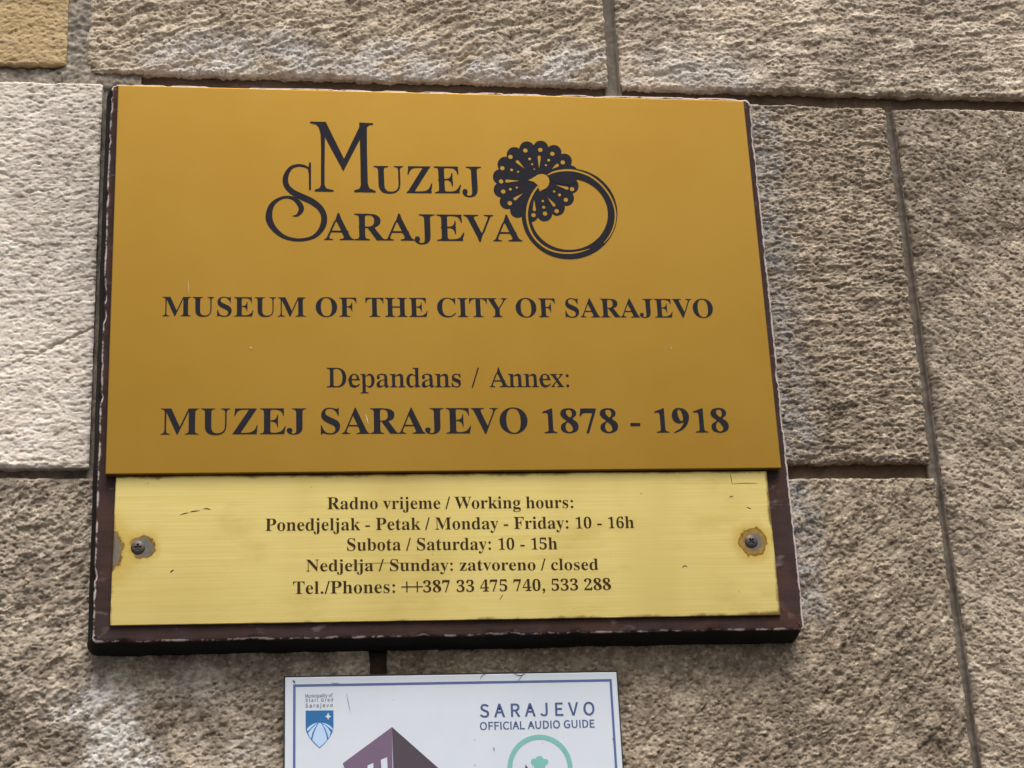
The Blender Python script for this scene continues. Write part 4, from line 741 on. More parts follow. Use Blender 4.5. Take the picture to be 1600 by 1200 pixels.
BROWN, PALE, DARK = srgb(170, 157, 139), srgb(200, 188, 170), srgb(138, 126, 112)
M_yellow = stone_material('ochre_stone', srgb(180, 165, 136), srgb(196, 184, 162), srgb(176, 154, 120), 0.35, tint=srgb(176, 148, 104), seed=1.0)
M_topleft = stone_material('brown_tooled_stone', BROWN, PALE, DARK, 0.55, wash=lime_band(218, 56, -0.31, 9.0, 0.7), seed=2.0, tone=1.0)
M_topright = stone_material('sandy_tooled_stone', srgb(188, 174, 156), srgb(212, 201, 186), srgb(152, 140, 127), 0.5, wash=lime_band(216, 50, -9, 0.36, 0.55), seed=3.0, tone=1.08)
M_pale = stone_material('pale_limestone', srgb(210, 201, 191), srgb(220, 213, 206), srgb(190, 181, 172), 0.3, seed=4.0)
M_mid = stone_material('pitted_stone', srgb(156, 143, 127), srgb(182, 170, 153), srgb(128, 116, 102), 0.6,
                       wash=grey_band(322, 362, -190, 210), seed=5.0, tone=0.92)
M_right = stone_material('tall_stone', srgb(166, 153, 137), srgb(192, 180, 164), srgb(138, 126, 112), 0.5, seed=6.0, tone=0.88)
M_lowleft = stone_material('weathered_stone', srgb(166, 155, 140), srgb(194, 183, 168), srgb(136, 125, 113), 0.5,
                           wash=patches((-300, -385, 44, (222, 216, 208), 0.9), (-285, -430, 42, (214, 208, 200), 0.9), (-215, -360, 26, (206, 196, 184), 0.5), (-180, -420, 24, (206, 196, 184), 0.5)), seed=7.0, tone=0.93)
M_lowright = stone_material('furrowed_stone', srgb(154, 141, 124), srgb(180, 168, 151), srgb(126, 114, 100), 0.55,
                            wash=grey_band(324, 356, -335, -180), seed=8.0, tone=0.93)
M_far = stone_material('wall_stone', srgb(172, 158, 141), srgb(200, 187, 168), srgb(142, 128, 113), 0.5, seed=9.0, tone=0.85)

mm_ = Mat('mortar')
_n = mm_.noise(60, 5, 0.65)
_c = mm_.mix(mm_.step(_n, 0.35, 0.7), srgb(92, 84, 74), srgb(120, 111, 99))
_c = mm_.mix(mm_.mul(mm_.noise(500, 3, 0.7), 0.5), _c, srgb(104, 96, 88))
mm_.set(Base_Color=_c, Roughness=0.95, Specular_IOR_Level=0.15)
mm_.bump(mm_.noise(800, 3, 0.7), 0.5, 0.0006)
M_mortar = mm_.m

mm_ = Mat('pale_mortar')
_c = mm_.mix(mm_.step(mm_.noise(70, 5, 0.7), 0.35, 0.7), srgb(122, 113, 101), srgb(164, 154, 141))
_c = mm_.mix(mm_.mul(mm_.step(mm_.noise(300, 4, 0.75), 0.5, 0.66), 0.6), _c, srgb(96, 88, 80))
mm_.set(Base_Color=_c, Roughness=0.95, Specular_IOR_Level=0.15)
mm_.bump(mm_.noise(800, 3, 0.7), 0.5, 0.0006)
M_pale_mortar = mm_.m

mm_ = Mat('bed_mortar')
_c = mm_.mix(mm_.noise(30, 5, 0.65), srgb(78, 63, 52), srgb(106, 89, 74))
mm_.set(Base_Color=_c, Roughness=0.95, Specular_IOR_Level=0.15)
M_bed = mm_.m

# ------------------------------------------------------------------ the wall
wall = empty('stone_wall', 0, 0, ZC)
tag(wall, 'rough tooled sandstone block wall carrying the plates', 'wall')

S_diag = dict(dir=27, len=34, wid=9.0, tool=3.2, chip=1.05, chunk=6.4, grain=2.9, fine=0.7, pit=3.2, shelf=0.9, swell=3.2)
S_lay = dict(dir=13, len=50, wid=10.0, tool=2.2, chip=0.85, chunk=6.6, grain=3.0, fine=0.65, pit=2.8, swell=3.6, shelf=1.4)
S_pale = dict(dir=9, len=22, wid=6.5, tool=0.7, chip=0.5, chunk=5.6, grain=3.0, fine=0.42, pit=2.2, swell=1.4, pitx=7.0, pitz=3.4, shelf=0.5)
S_ochre = dict(dir=5, len=16, wid=6.0, tool=0.7, chip=0.55, chunk=5.0, grain=3.0, fine=0.45, pit=1.6, swell=1.6, shelf=0.4)
S_pit = dict(dir=7, len=24, wid=7.0, tool=1.3, chip=0.95, chunk=5.4, grain=2.7, fine=0.7, pit=3.8, pitx=6.0, pitz=3.2, shelf=1.5, swell=3.0)
S_tall = dict(dir=-76, len=60, wid=17.0, tool=2.2, chip=0.95, chunk=5.8, grain=2.9, fine=0.62, pit=3.2, pitx=5.5, pitz=4.0, swell=4.0, shelf=0.9)
S_low = dict(dir=46, len=26, wid=10.0, tool=2.6, chip=1.2, chunk=6.6, grain=3.0, fine=0.65, pit=3.6, swell=4.2, shelf=0.8)
S_fur = dict(dir=60, len=34, wid=9.5, tool=2.8, chip=1.1, chunk=6.2, grain=2.9, fine=0.68, pit=3.2, swell=4.0, shelf=0.6)

stone((-760, -353, 227, 600), 11, S_ochre, M_yellow, wall, 'ochre yellow block with smooth edges', (0.35, 0.35, 0.35, 0.4))
stone((-334, 174.5, 221.5, 600), 12, S_diag, M_topleft, wall, 'brown block with diagonal tooling and a chalky lower edge', (0.8, 0.4, 1.0, 0.6))
stone((187, 800, 219, 600), 13, S_lay, M_topright, wall, 'sandy block with layered tooling', (0.5, 0.5, 1.1, 0.6), soft=(4, 0, 0, 0))
stone((-760, -317.8, -171.5, 206), 14, S_pale, M_pale, wall, 'pale smooth block with a short crack', (0.3, 0.2, 0.25, 0.3), proud=4.0,
      crack=DATA['crack'])
stone((-306, 461.5, -172, 203.5), 15, S_pit, M_mid, wall, 'pitted brown block behind the board', (0.4, 0.6, 0.9, 0.35), soft=(0, 3, 0, 0))
stone((471, 950, -575, 203.5), 16, S_tall, M_right, wall, 'tall pale brown block', (0.6, 0.4, 0.6, 0.35), soft=(8, 0, 0, 0))
stone((-760, -75.5, -575, -180), 17, S_low, M_lowleft, wall, 'grey brown block with white stains', (0.5, 0.5, 0.6, 0.5))
stone((-60, 462.5, -575, -187.5), 18, S_fur, M_lowright, wall, 'brown block with slanting furrows', (0.5, 0.6, 0.6, 0.4), soft=(0, 3, 0, 0))

def course(z0, z1, joints, seed):
    for k, (a, b) in enumerate(zip(joints, joints[1:])):
        stone((a + 5, b - 5, z0, z1), seed + k, (S_diag, S_pit, S_tall, S_low)[(seed + k) % 4], M_far, wall, None, (0.5, 0.5, 0.6, 0.5))
course(-560, 600, [-1700, -1250, -768], 40)
course(203, 600, [805, 1250, 1700], 50)
course(-575, 190, [958, 1330, 1700], 60)
course(614, 990, [-1700, -1100, -520, 20, 560, 1130, 1700], 70)
course(1003, 1390, [-1700, -1300, -760, -220, 330, 840, 1330, 1700], 80)
course(-970, -588, [-1700, -1280, -700, -180, 300, 900, 1330, 1700], 90)
course(-1370, -983, [-1700, -1000, -420, 90, 650, 1200, 1700], 100)
course(-1770, -1383, [-1700, -1280, -700, -180, 300, 900, 1330, 1700], 110)
course(-2240, -1783, [-1700, -1000, -420, 90, 650, 1200, 1700], 120)

def bed_mortar():
    """the mortar core the blocks sit in, seen at the back of the open joints"""
    xs, zs = np.arange(-1710, 1711, 18.0), np.arange(-2250, 1401, 18.0)
    X, Z = np.meshgrid(xs, zs)
    Y = 26 + fbm(X / 60, Z / 60, 5, 2) * 3
    idx = np.arange(X.size).reshape(X.shape)
    q = np.stack([idx[:-1, :-1], idx[:-1, 1:], idx[1:, 1:], idx[1:, :-1]], -1).reshape(-1, 4)
    V = np.stack([X, Y, Z], -1).reshape(-1, 3)
    n = len(V)
    back = V.copy(); back[:, 1] = 300
    loop = np.concatenate([idx[0, :], idx[1:, -1], idx[-1, -2::-1], idx[-2:0:-1, 0]])
    side = np.stack([loop, loop + n, np.roll(loop, -1) + n, np.roll(loop, -1)], -1)
    corner = np.array([[idx[0, 0], idx[-1, 0], idx[-1, -1], idx[0, -1]]]) + n
    return mesh_from('mortar', np.concatenate([V, back]) / 1000, np.concatenate([q, side, corner]))
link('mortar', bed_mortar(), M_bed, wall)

def pointing(path, width, y0, bead, seed, rough=0.5, mat=None):
    """a raised or flush mortar joint swept along a path of (x, z) points in mm"""
    P = np.array(path, float)
    L = np.concatenate([[0], np.cumsum(np.hypot(*np.diff(P, axis=0).T))])
    t = np.arange(0, L[-1] + 1, 1.2)
    C = np.stack([np.interp(t, L, P[:, k]) for k in (0, 1)], 1)
    d = np.gradient(C, axis=0); d /= np.hypot(*d.T)[:, None]
    nrm = np.stack([d[:, 1], -d[:, 0]], 1)
    s = np.linspace(-1, 1, 17)
    T, S = np.meshgrid(t, s, indexing='ij')
    W = width / 2 * (1 + 0.15 * fbm(T / 30, S * 0 + 3, seed, 3))
    X = C[:, 0:1] + nrm[:, 0:1] * S * W
    Z = C[:, 1:2] + nrm[:, 1:2] * S * W
    prof = np.zeros_like(S)
    for c, w, h in bead:
        prof += h * np.exp(-((S - c + 0.05 * fbm(T / 40, S * 0, seed + 4, 2)) / w) ** 2)
    Y = y0 - prof - fbm(X / 6, Z / 6, seed + 1, 4, 0.6) * rough - fbm(X / 40, Z / 40, seed + 2, 2) * rough * 1.5
    idx = np.arange(X.size).reshape(X.shape)
    q = np.stack([idx[:-1, :-1], idx[1:, :-1], idx[1:, 1:], idx[:-1, 1:]], -1).reshape(-1, 4)
    V = np.stack([X, Y, Z], -1).reshape(-1, 3)
    n = len(V)
    B = V.copy(); B[:, 1] = 24
    loop = np.concatenate([idx[0, :], idx[1:, -1], idx[-1, -2::-1], idx[-2:0:-1, 0]])
    side = np.stack([loop, np.roll(loop, -1), np.roll(loop, -1) + n, loop + n], -1)
    me = mesh_from('mortar_joint', np.concatenate([V, B]) / 1000, np.concatenate([q, side]))
    return link('mortar_joint', me, mat or M_mortar, wall)

pointing([(180.8, 600), (180.8, 330), (180.2, 207)], 17, 7.0, [(-0.62, 0.14, 3.6), (0.75, 0.25, 2.0)], 201, 0.35)
pointing([(466.5, 202), (466.5, 20), (465.5, -180), (466.5, -300), (467, -575)], 14, 9.0, [(-0.5, 0.16, 5.5), (0.7, 0.35, 1.5)], 202, 0.5)
pointing([(-343.5, 600), (-343.5, 206)], 26, 4.0, [(-0.3, 0.5, 1.0)], 203, 1.8, M_pale_mortar)
pointing([(-760, 216.5), (-320, 213.5), (-283, 212.5)], 24, 6.5, [(0.3, 0.5, 1.5)], 204, 2.0, M_pale_mortar)
pointing([(-312, 212), (-312, 20), (-312.5, -180)], 17, 7.0, [(0.2, 0.4, 0.8)], 205, 0.6, M_pale_mortar)
pointing([(-760, -175.5), (-320, -176)], 12, 11.0, [], 206, 0.8, M_pale_mortar)
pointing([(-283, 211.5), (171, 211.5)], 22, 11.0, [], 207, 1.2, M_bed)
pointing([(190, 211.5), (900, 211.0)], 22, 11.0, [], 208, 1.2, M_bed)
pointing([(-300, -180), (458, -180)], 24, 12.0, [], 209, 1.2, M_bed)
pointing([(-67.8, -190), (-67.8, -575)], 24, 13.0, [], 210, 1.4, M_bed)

# ------------------------------------------------------------------ pavement
mm_ = Mat('paving')
_b = mm_.t.nodes.new('ShaderNodeTexBrick')
mm_.t.links.new(mm_.P, _b.inputs['Vector'])
_b.inputs['Scale'].default_value = 2.2
_b.inputs['Mortar Size'].default_value = 0.012
_b.inputs['Color1'].default_value = (*srgb(72, 69, 66), 1)
_b.inputs['Color2'].default_value = (*srgb(62, 60, 58), 1)
_b.inputs['Mortar'].default_value = (*srgb(56, 52, 48), 1)
_c = mm_.mix(mm_.mul(mm_.noise(40, 5, 0.65), 0.5), _b.outputs[0], srgb(56, 53, 50))
mm_.set(Base_Color=_c, Roughness=0.85)
mm_.bump(_b.outputs[1], 0.4, -0.004)
bm = bmesh.new()
bmesh.ops.create_grid(bm, x_segments=1, y_segments=1, size=60)
for v in bm.verts: v.co.z = -0.0
pave = link('pavement', bm_mesh('pavement', bm), mm_.m)
tag(pave, 'stone paving along the foot of the wall', 'pavement', 'structure')

# ------------------------------------------------------------------ backing board
mm_ = Mat('worn_brown_board')
_e = mm_.attr('edge')
_w = mm_.attr('wear')
_g = mm_.noise(1.0, 4, 0.6, mm_.pos(scale=(14, 25, 420)))
_gh = mm_.noise(60, 4, 0.6)
_c = mm_.mix(_g, srgb(42, 29, 26), srgb(70, 52, 47))
_c = mm_.mix(mm_.mul(mm_.step(_gh, 0.45, 0.65), 0.6), _c, srgb(60, 50, 51))
_c = mm_.mix(mm_.mul(mm_.step(mm_.noise(24, 3, 0.6, mm_.pos(loc=(2, 0, 5))), 0.5, 0.62), 0.6), _c, srgb(76, 50, 43))
_sc = mm_.step(mm_.noise(38, 6, 0.72, mm_.pos(loc=(1, 3, 0), scale=(0.7, 1, 1.5))), 0.57, 0.70)
_c = mm_.mix(mm_.mul(_sc, 0.45), _c, srgb(140, 126, 124))
_side_shade = mm_.step(_e, 0.46, 0.6)  # bevel and sides go near-black: the underside's shade put into the colour
_c = mm_.mix(_side_shade, _c, mm_.mix(mm_.noise(40, 4, 0.6), srgb(14, 13, 12), srgb(36, 33, 32)))
_wk = mm_.mul(mm_.step(_w, 0.15, 0.5), mm_.step(mm_.add(mm_.noise(75, 5, 0.7, mm_.pos(loc=(0, 1, 3))), mm_.mul(mm_.sub(_w, 1.0), 0.3)), 0.30, 0.42))
_c = mm_.mix(_wk, _c, mm_.mix(mm_.noise(220, 3, 0.7), srgb(142, 126, 120), srgb(208, 194, 186)))
mm_.set(Base_Color=_c, Roughness=0.78, Specular_IOR_Level=0.14)
mm_.bump(mm_.add(mm_.mul(_g, 0.7), mm_.noise(260, 3, 0.6)), 0.25, 0.0008)
M_board = mm_.m

def board_mesh():
    """a bevelled wooden panel: a rounded outline swept through a chamfered, slightly chipped profile"""
    c = np.array(DATA['board'], float)
    # outline, clockwise from the top left, with rounded corners; side number for the wear
    pts, side = [], []
    rad = (5.0, 9.0, 3.0, 4.0)
    n = 4
    for i in range(n):
        a, b = c[i], c[(i + 1) % n]
        d = (b - a) / np.hypot(*(b - a))
        L = np.hypot(*(b - a))
        for s in np.arange(rad[i], L - rad[(i + 1) % n], 1.6):
            pts.append(a + d * s); side.append(i)
        nx = c[(i + 2) % n] - b
        nx = nx / np.hypot(*nx)
        r = rad[(i + 1) % n]
        p0, p2 = b - d * r, b + nx * r
        for t in np.linspace(0, 1, 8):
            pts.append((1 - t) ** 2 * p0 + 2 * t * (1 - t) * b + t * t * p2); side.append(i)
    P = np.array(pts); side = np.array(side)
    m = len(P)
    d = np.roll(P, -1, 0) - np.roll(P, 1, 0)
    d /= np.hypot(*d.T)[:, None]
    out = np.stack([-d[:, 1], d[:, 0]], 1)
    S = np.arange(m) * 1.6
    chip = np.clip(fbm(S / 22, S * 0 + 0.5, 71, 4, 0.6) - 0.05, 0, 1) * 2.2
    wob = fbm(S / 60, S * 0 + 2.5, 72, 3) * 0.5
    prof = [(-34, -27.6, 0.0), (-26, -27.6, 0.0), (-14, -27.7, 0.02), (-6, -27.8, 0.05), (-2.4, -27.8, 0.2), (-0.7, -27.7, 0.35), (0.0, -27.2, 0.42), (0.45, -26.5, 0.5),
            (1.2, -25.0, 0.62), (2.6, -21.5, 0.8), (4.6, -15.5, 0.9), (6.4, -8.5, 1.0), (7.2, -4.0, 1.0), (7.4, 2.0, 1.0), (7.0, 12.0, 1.0)]
    wear_side = np.array([1.0, 1.0, 0.12, 0.1])[side]
    wide_side = np.array([0.5, 0.35, 1.0, 0.9])[side]
    rows, edge, wear = [], [], []
    for k, (o, y, e) in enumerate(prof):
        near = math.exp(-((e - 0.42) / 0.22) ** 2)
        w = (o * wide_side if o > 0 else o) + (wob - chip * near if o > -20 else 0)
        px, pz = P[:, 0] + out[:, 0] * w, P[:, 1] + out[:, 1] * w
        if o <= -6:                            # the flat of the front: straight inset, so that corners do not fold
            px, pz = np.clip(P[:, 0], -307 - o, 308.8 + o), np.clip(P[:, 1], -331.5 - o, 193 + o)
        rows.append(np.stack([px, np.full(m, y) + chip * near * 0.5, pz], 1))
        edge.append(np.full(m, e))
        corner_line = math.exp(-((e - 0.38) / 0.13) ** 2)
        wear.append(np.maximum(corner_line * np.array([0.95, 0.95, 0.55, 0.62])[side], wear_side * (1.0 if 0.3 < e else 0.0)) if e > 0.1 else np.zeros(m))
    V = np.concatenate(rows)
    quads = []
    i = np.arange(m); j = (i + 1) % m
    for k in range(len(prof) - 1):
        quads.append(np.stack([k * m + i, k * m + j, (k + 1) * m + j, (k + 1) * m + i], 1))
    # middle of the front and of the back, a thin fan each
    fc, bc = len(V), len(V) + 1
    V = np.concatenate([V, [[0, -27.6, -70]], [[0, 12.0, -70]]])
    last = (len(prof) - 1) * m
    tri = np.concatenate([np.stack([np.full(m, fc), j, i], 1), np.stack([np.full(m, bc), last + i, last + j], 1)])
    me = bpy.data.meshes.new('wooden_board')
    me.from_pydata((V / 1000).tolist(), [], np.concatenate(quads).tolist() + tri.tolist())
    for p in me.polygons: p.use_smooth = True
    for nme, arr in (('edge', edge), ('wear', wear)):
        at = me.attributes.new(nme, 'FLOAT', 'POINT')
        at.data.foreach_set('value', np.concatenate([np.concatenate(arr), [0, 0]]).astype(np.float32))
    bm = bmesh.new(); bm.from_mesh(me)
    bmesh.ops.recalc_face_normals(bm, faces=bm.faces)
    bm.to_mesh(me); bm.free()
    return me
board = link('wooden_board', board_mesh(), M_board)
board.location = (0, 0, ZC)
tag(board, 'worn dark brown wooden board with chipped edges behind both brass plates', 'backing board')

# ------------------------------------------------------------------ the gold museum plate
mm_ = Mat('satin_gold_laminate')
_c = mm_.mix(mm_.step(mm_.noise(6, 4, 0.6), 0.3, 0.7), srgb(149, 112, 35), srgb(153, 117, 42))
_c = mm_.mix(mm_.mul(mm_.step(mm_.noise(420, 2, 0.5), 0.76, 0.80), 0.5), _c, srgb(120, 88, 40))
mm_.set(Base_Color=_c, Metallic=0.72, Roughness=mm_.lin(mm_.noise(14, 4, 0.6), 0, 1, 0.42, 0.5), Specular_IOR_Level=0.4)
mm_.bump(mm_.noise(1.0, 3, 0.6, mm_.pos(scale=(900, 30, 900))), 0.03, 0.0003)
M_gold = mm_.m
mm_ = Mat('slate_letter_fill')
mm_.set(Base_Color=mm_.mix(mm_.noise(120, 3, 0.6), srgb(27, 25, 29), srgb(38, 37, 45)), Roughness=0.75, Specular_IOR_Level=0.12)
M_ink = mm_.m
mm_ = Mat('scratch_white')
mm_.set(Base_Color=srgb(205, 190, 160), Roughness=0.6)
M_scratch = mm_.m

gold = empty('museum_sign', 0, -0.034, ZC)
tag(gold, 'large satin gold plate with the museum name and ring emblem', 'sign')
T = DATA['T']
slab('plate', DATA['gold'], -0.0022, 0.0062, M_gold, gold, 0.0007, 2)
YL = -0.00225
text(T['uzej'], 'serif', YL, M_ink, gold, light=0.16, sit=False)
text(T['arajeva'], 'serif', YL, M_ink, gold, light=0.16, sit=False)
text(T['museum'], 'serif', YL, M_ink, gold, bold=4)
text(T['annex'], 'serif', YL, M_ink, gold, light=0.27)
text(T['muzej'], 'serif', YL, M_ink, gold, bold=4)
flat_shapes('initial_letter', [DATA['M']], YL, 0.0004, M_ink, gold)
flat_shapes('initial_letter', [stroke(DATA['S'], 1.12)], YL, 0.0004, M_ink, gold)
flat_shapes('initial_serif', [DATA['Sbar']], YL - 0.00005, 0.0004, M_ink, gold)
emblem = flat_shapes('ring_emblem', [DATA['ros']], YL, 0.0004, M_ink, gold)
flat_shapes('ring', [DATA['ringo'], DATA['ringi']], -0.00012, 0.0004, M_ink, emblem)
flat_shapes('ring_root', [DATA['wedge']], -0.00020, 0.0004, M_ink, emblem)
light = [ring_poly(x, z, r, 18) for x, z, r in DATA['dots']]
for (ax, az), (bx, bz) in DATA['tears']:
    d = np.array([bx - ax, bz - az]); L = np.hypot(*d); d /= L
    n = np.array([-d[1], d[0]])
    head = [np.array([ax, az]) + 1.55 * (math.cos(a) * -d + math.sin(a) * n) for a in np.linspace(-1.9, 1.9, 11)]
    light.append(np.array([np.array([bx, bz])] + head))
flat_shapes('pierced_dots', light, -0.00012, 0.0004, M_gold, emblem)
flat_shapes('boss', [DATA['core']], -0.00030, 0.0004, M_gold, emblem)
flat_shapes('ring_shine', [stroke(DATA['arc1']), stroke(DATA['arc2'])], -0.00030, 0.0004, M_gold, emblem)

for _p in ([(-76.6, -134.6, 0.2), (-75.6, -138, 0.7), (-74.4, -143.5, 0.2)], [(-178.5, -72.2, 0.4), (-177.4, -71.6, 0.9), (-176.2, -72.3, 0.4)],
           [(-233.0, -8, 0.15), (-232.6, -14, 0.35), (-232.2, -20, 0.1)], [(205.6, -69.5, 0.2), (206.2, -71.5, 0.5), (206.8, -73, 0.2)]):
    flat_shapes('scratch', [stroke(_p)], YL - 0.0002, 0.0002, M_scratch, gold)

# ------------------------------------------------------------------ the brass hours plate
O = (0.0, -0.2535)                            # its own origin, metres from the gold plate's middle
mm_ = Mat('brushed_brass')
_v = mm_.pos(scale=(6, 1, 900))
_br = mm_.noise(1.0, 5, 0.65, _v)
_c = mm_.mix(mm_.step(_br, 0.3, 0.7), srgb(229, 203, 118), srgb(239, 218, 142))
_c = mm_.mix(mm_.mul(mm_.step(mm_.noise(14, 5, 0.6, mm_.pos(scale=(1, 1, 2.2))), 0.5, 0.75), 0.35), _c, srgb(196, 168, 84))
_c = mm_.mix(mm_.mul(mm_.step(mm_.noise(1.0, 3, 0.5, mm_.pos(scale=(9, 1, 2.5), loc=(2, 0, 0))), 0.4, 0.7), 0.4), _c, srgb(206, 178, 96))
_rag = mm_.add(mm_.mul(mm_.sub(mm_.noise(70, 3, 0.6), 0.5), 0.010), mm_.mul(mm_.sub(mm_.noise(320, 4, 0.7), 0.5), 0.005))
def corrode(c, x, z, r0, r1, ring, core):
    """a corroded ring round a fixing: grey inside r0, brown out to r1"""
    d = mm_.add(mm_.dist(x, z), _rag)
    halo = mm_.step(d, r1 / 1000 * 1.9, r1 / 1000)
    c = mm_.mix(mm_.mul(halo, 0.5), c, srgb(204, 164, 66))
    rim = mm_.mul(mm_.step(d, r1 / 1000 * 1.12, r1 / 1000 * 0.93), mm_.lin(mm_.noise(240, 4, 0.7), 0.3, 0.7, 0.55, 1.0))
    c = mm_.mix(rim, c, mm_.mix(mm_.noise(300, 3, 0.6), srgb(*ring), srgb(168, 124, 56)))
    crust = mm_.step(mm_.math('ABSOLUTE', mm_.sub(d, r1 / 1000)), 0.0011, 0.0003)
    c = mm_.mix(mm_.mul(crust, mm_.lin(mm_.noise(180, 3, 0.6), 0.3, 0.7, 0.3, 0.95)), c, srgb(104, 72, 24))
    return mm_.mix(mm_.step(d, r0 / 1000 * 1.12, r0 / 1000 * 0.92), c, mm_.mix(mm_.noise(320, 3, 0.6), srgb(*core), srgb(140, 134, 122)))
(s0x, s0z), (s1x, s1z) = [(p[0], p[1] - O[1] * 1000) for p in DATA['screw']]
_c = corrode(_c, s0x + 4.2, s0z + 0.5, 8.4, 9.6, (96, 66, 24), (104, 98, 90))
_c = corrode(_c, s1x + 1.5, s1z - 0.3, 7.8, 12.6, (122, 84, 34), (112, 106, 96))
_c = corrode(_c, -307.5, 1.5, 21.5, 23.0, (92, 58, 16), (116, 106, 96))
_xyz = mm_.sep()
_ed = mm_.math('MINIMUM', mm_.sub(0.2895, mm_.math('ABSOLUTE', mm_.add(_xyz[0], 0.0025))), mm_.sub(0.0655, mm_.math('ABSOLUTE', mm_.add(_xyz[2], 0.0))))
_k = mm_.mul(mm_.step(mm_.add(_ed, mm_.mul(mm_.sub(mm_.noise(26, 5, 0.7), 0.5), 0.013)), 0.0022, -0.0012), 0.85)
_c = mm_.mix(_k, _c, srgb(92, 66, 28))
_sp = mm_.step(mm_.noise(230, 2, 0.5, mm_.pos(loc=(3, 1, 7))), 0.765, 0.80)
_c = mm_.mix(mm_.mul(_sp, 0.7), _c, srgb(120, 86, 34))
mm_.set(Base_Color=_c, Metallic=0.78, Roughness=mm_.lin(_br, 0, 1, 0.4, 0.56), Specular_IOR_Level=0.4, Anisotropic=0.5)
mm_.bump(_br, 0.035, 0.0003)
M_brass = mm_.m
mm_ = Mat('dark_brown_fill')
mm_.set(Base_Color=mm_.mix(mm_.noise(200, 3, 0.6), srgb(46, 30, 12), srgb(62, 44, 22)), Roughness=0.75, Specular_IOR_Level=0.15)
M_fill = mm_.m
mm_ = Mat('dark_steel')
mm_.set(Base_Color=mm_.mix(mm_.noise(300, 4, 0.6), srgb(58, 50, 50), srgb(104, 94, 90)), Metallic=0.55, Roughness=0.5)
M_steel = mm_.m

brass = empty('opening_hours_sign', O[0], -0.0281, ZC + O[1])
tag(brass, 'narrow brushed brass plate with opening hours and two corroded screws', 'sign')
slab('plate', DATA['brass'], -0.0024, 0.0004, M_brass, brass, 0.0005, 2, origin=O)
for k in ('h1', 'h2', 'h3', 'h4', 'h5'):
    text(T[k], 'serif', -0.00245, M_fill, brass, origin=O, bold=5)
for _p in (
    [(-237, -222.4, 0.2), (-233, -221.2, 0.9), (-229.5, -220.4, 0.3)], [(-228.5, -220, 0.3), (-225, -219.3, 1.0), (-220, -218.8, 0.2)],
    [(-217.5, -217.3, 0.3), (-214, -217.2, 1.0), (-211, -218, 0.3)], [(-244.4, -272.4, 0.5), (-242.6, -271.0, 1.1), (-241.2, -270.2, 0.4)],
    [(254, -200.2, 0.2), (266, -199.4, 0.5), (278, -199.8, 0.2)], [(254, -200, 0.2), (253.6, -195, 0.5), (253.2, -190, 0.2)],
    [(201.4, -276.4, 0.4), (203.6, -274.6, 0.9), (206.2, -275.6, 0.3)], [(250, -212.6, 0.3), (252, -211.8, 0.9), (254, -211.4, 0.3)],
    [(265.5, -222, 0.3), (267.5, -222.6, 0.8), (269.5, -223.2, 0.3)], [(36.6, -301.6, 0.3), (38.2, -299.4, 0.7), (39.6, -297, 0.3)],
    [(-92, -268, 0.2), (-70, -267.4, 0.35), (-40, -267.6, 0.2)]):
    flat_shapes('scratch', [stroke(_p)], -0.00242, 0.0003, M_fill, brass, origin=O)

def screw_mesh(turn):
    """a domed head with a cross recess"""
    r = np.linspace(0, 1, 26)
    a = np.linspace(0, 2 * math.pi, 72, endpoint=False)
    R, A = np.meshgrid(r, a, indexing='ij')
    rad = 5.9
    x, z = R * rad * np.cos(A), R * rad * np.sin(A)
    h = 2.6 * np.sqrt(np.clip(1 - (R * 0.93) ** 2, 0, 1)) - 0.3
    c, s = math.cos(turn), math.sin(turn)
    u, v = x * c + z * s, -x * s + z * c
    arm = lambda p, q: smooth01((0.85 - np.abs(p)) / 0.3) * smooth01((3.0 - np.abs(q)) / 0.6)
    h = h - np.maximum(arm(u, v), arm(v, u)) * 1.9
    V = np.stack([x, -h, z], -1).reshape(-1, 3)
    idx = np.arange(R.size).reshape(R.shape)
    q = np.stack([idx[:-1], np.roll(idx, -1, 1)[:-1], np.roll(idx, -1, 1)[1:], idx[1:]], -1).reshape(-1, 4)
    n = len(V)
    rim = V[idx[-1]].copy(); rim[:, 1] = 1.5
    ring = np.arange(n, n + len(rim))
    q2 = np.stack([idx[-1], np.roll(idx[-1], -1), np.roll(ring, -1), ring], -1)
    return mesh_from('screw', np.concatenate([V, rim]) / 1000, np.concatenate([q, q2]))
for (x, z), turn in zip(DATA['screw'], (0.05, 0.75)):
    o = link('screw', screw_mesh(turn), M_steel, brass)
    o.location = (x / 1000 - O[0], -0.0022, z / 1000 - O[1])

# ------------------------------------------------------------------ the white audio guide sign
SO = (-0.004, -0.572)
mm_ = Mat('dirty_white_print')
_c = mm_.mix(mm_.step(mm_.noise(7, 5, 0.6), 0.35, 0.7), srgb(209, 214, 221), srgb(201, 207, 215))
_str = mm_.step(mm_.noise(1.0, 5, 0.7, mm_.pos(scale=(90, 1, 9), loc=(1, 0, 2))), 0.62, 0.78)
_c = mm_.mix(mm_.mul(_str, 0.35), _c, srgb(176, 172, 168))
_c = mm_.mix(mm_.mul(mm_.step(mm_.noise(20, 5, 0.7), 0.58, 0.75), 0.3), _c, srgb(190, 190, 190))
_c = mm_.mix(mm_.mul(mm_.step(mm_.noise(140, 2, 0.5), 0.73, 0.77), 0.6), _c, srgb(124, 116, 112))
mm_.set(Base_Color=_c, Roughness=0.38)
M_white = mm_.m
def paint(name, col, rough=0.4):
    m = Mat(name)
    m.set(Base_Color=m.mix(m.noise(60, 3, 0.6), col, tuple(c * 0.86 for c in col)), Roughness=rough)
    return m.m
M_blue, M_navy = paint('frame_blue', srgb(84, 104, 152)), paint('shield_blue', srgb(36, 104, 162))
M_sky = paint('shield_pale_blue', srgb(186, 210, 240))
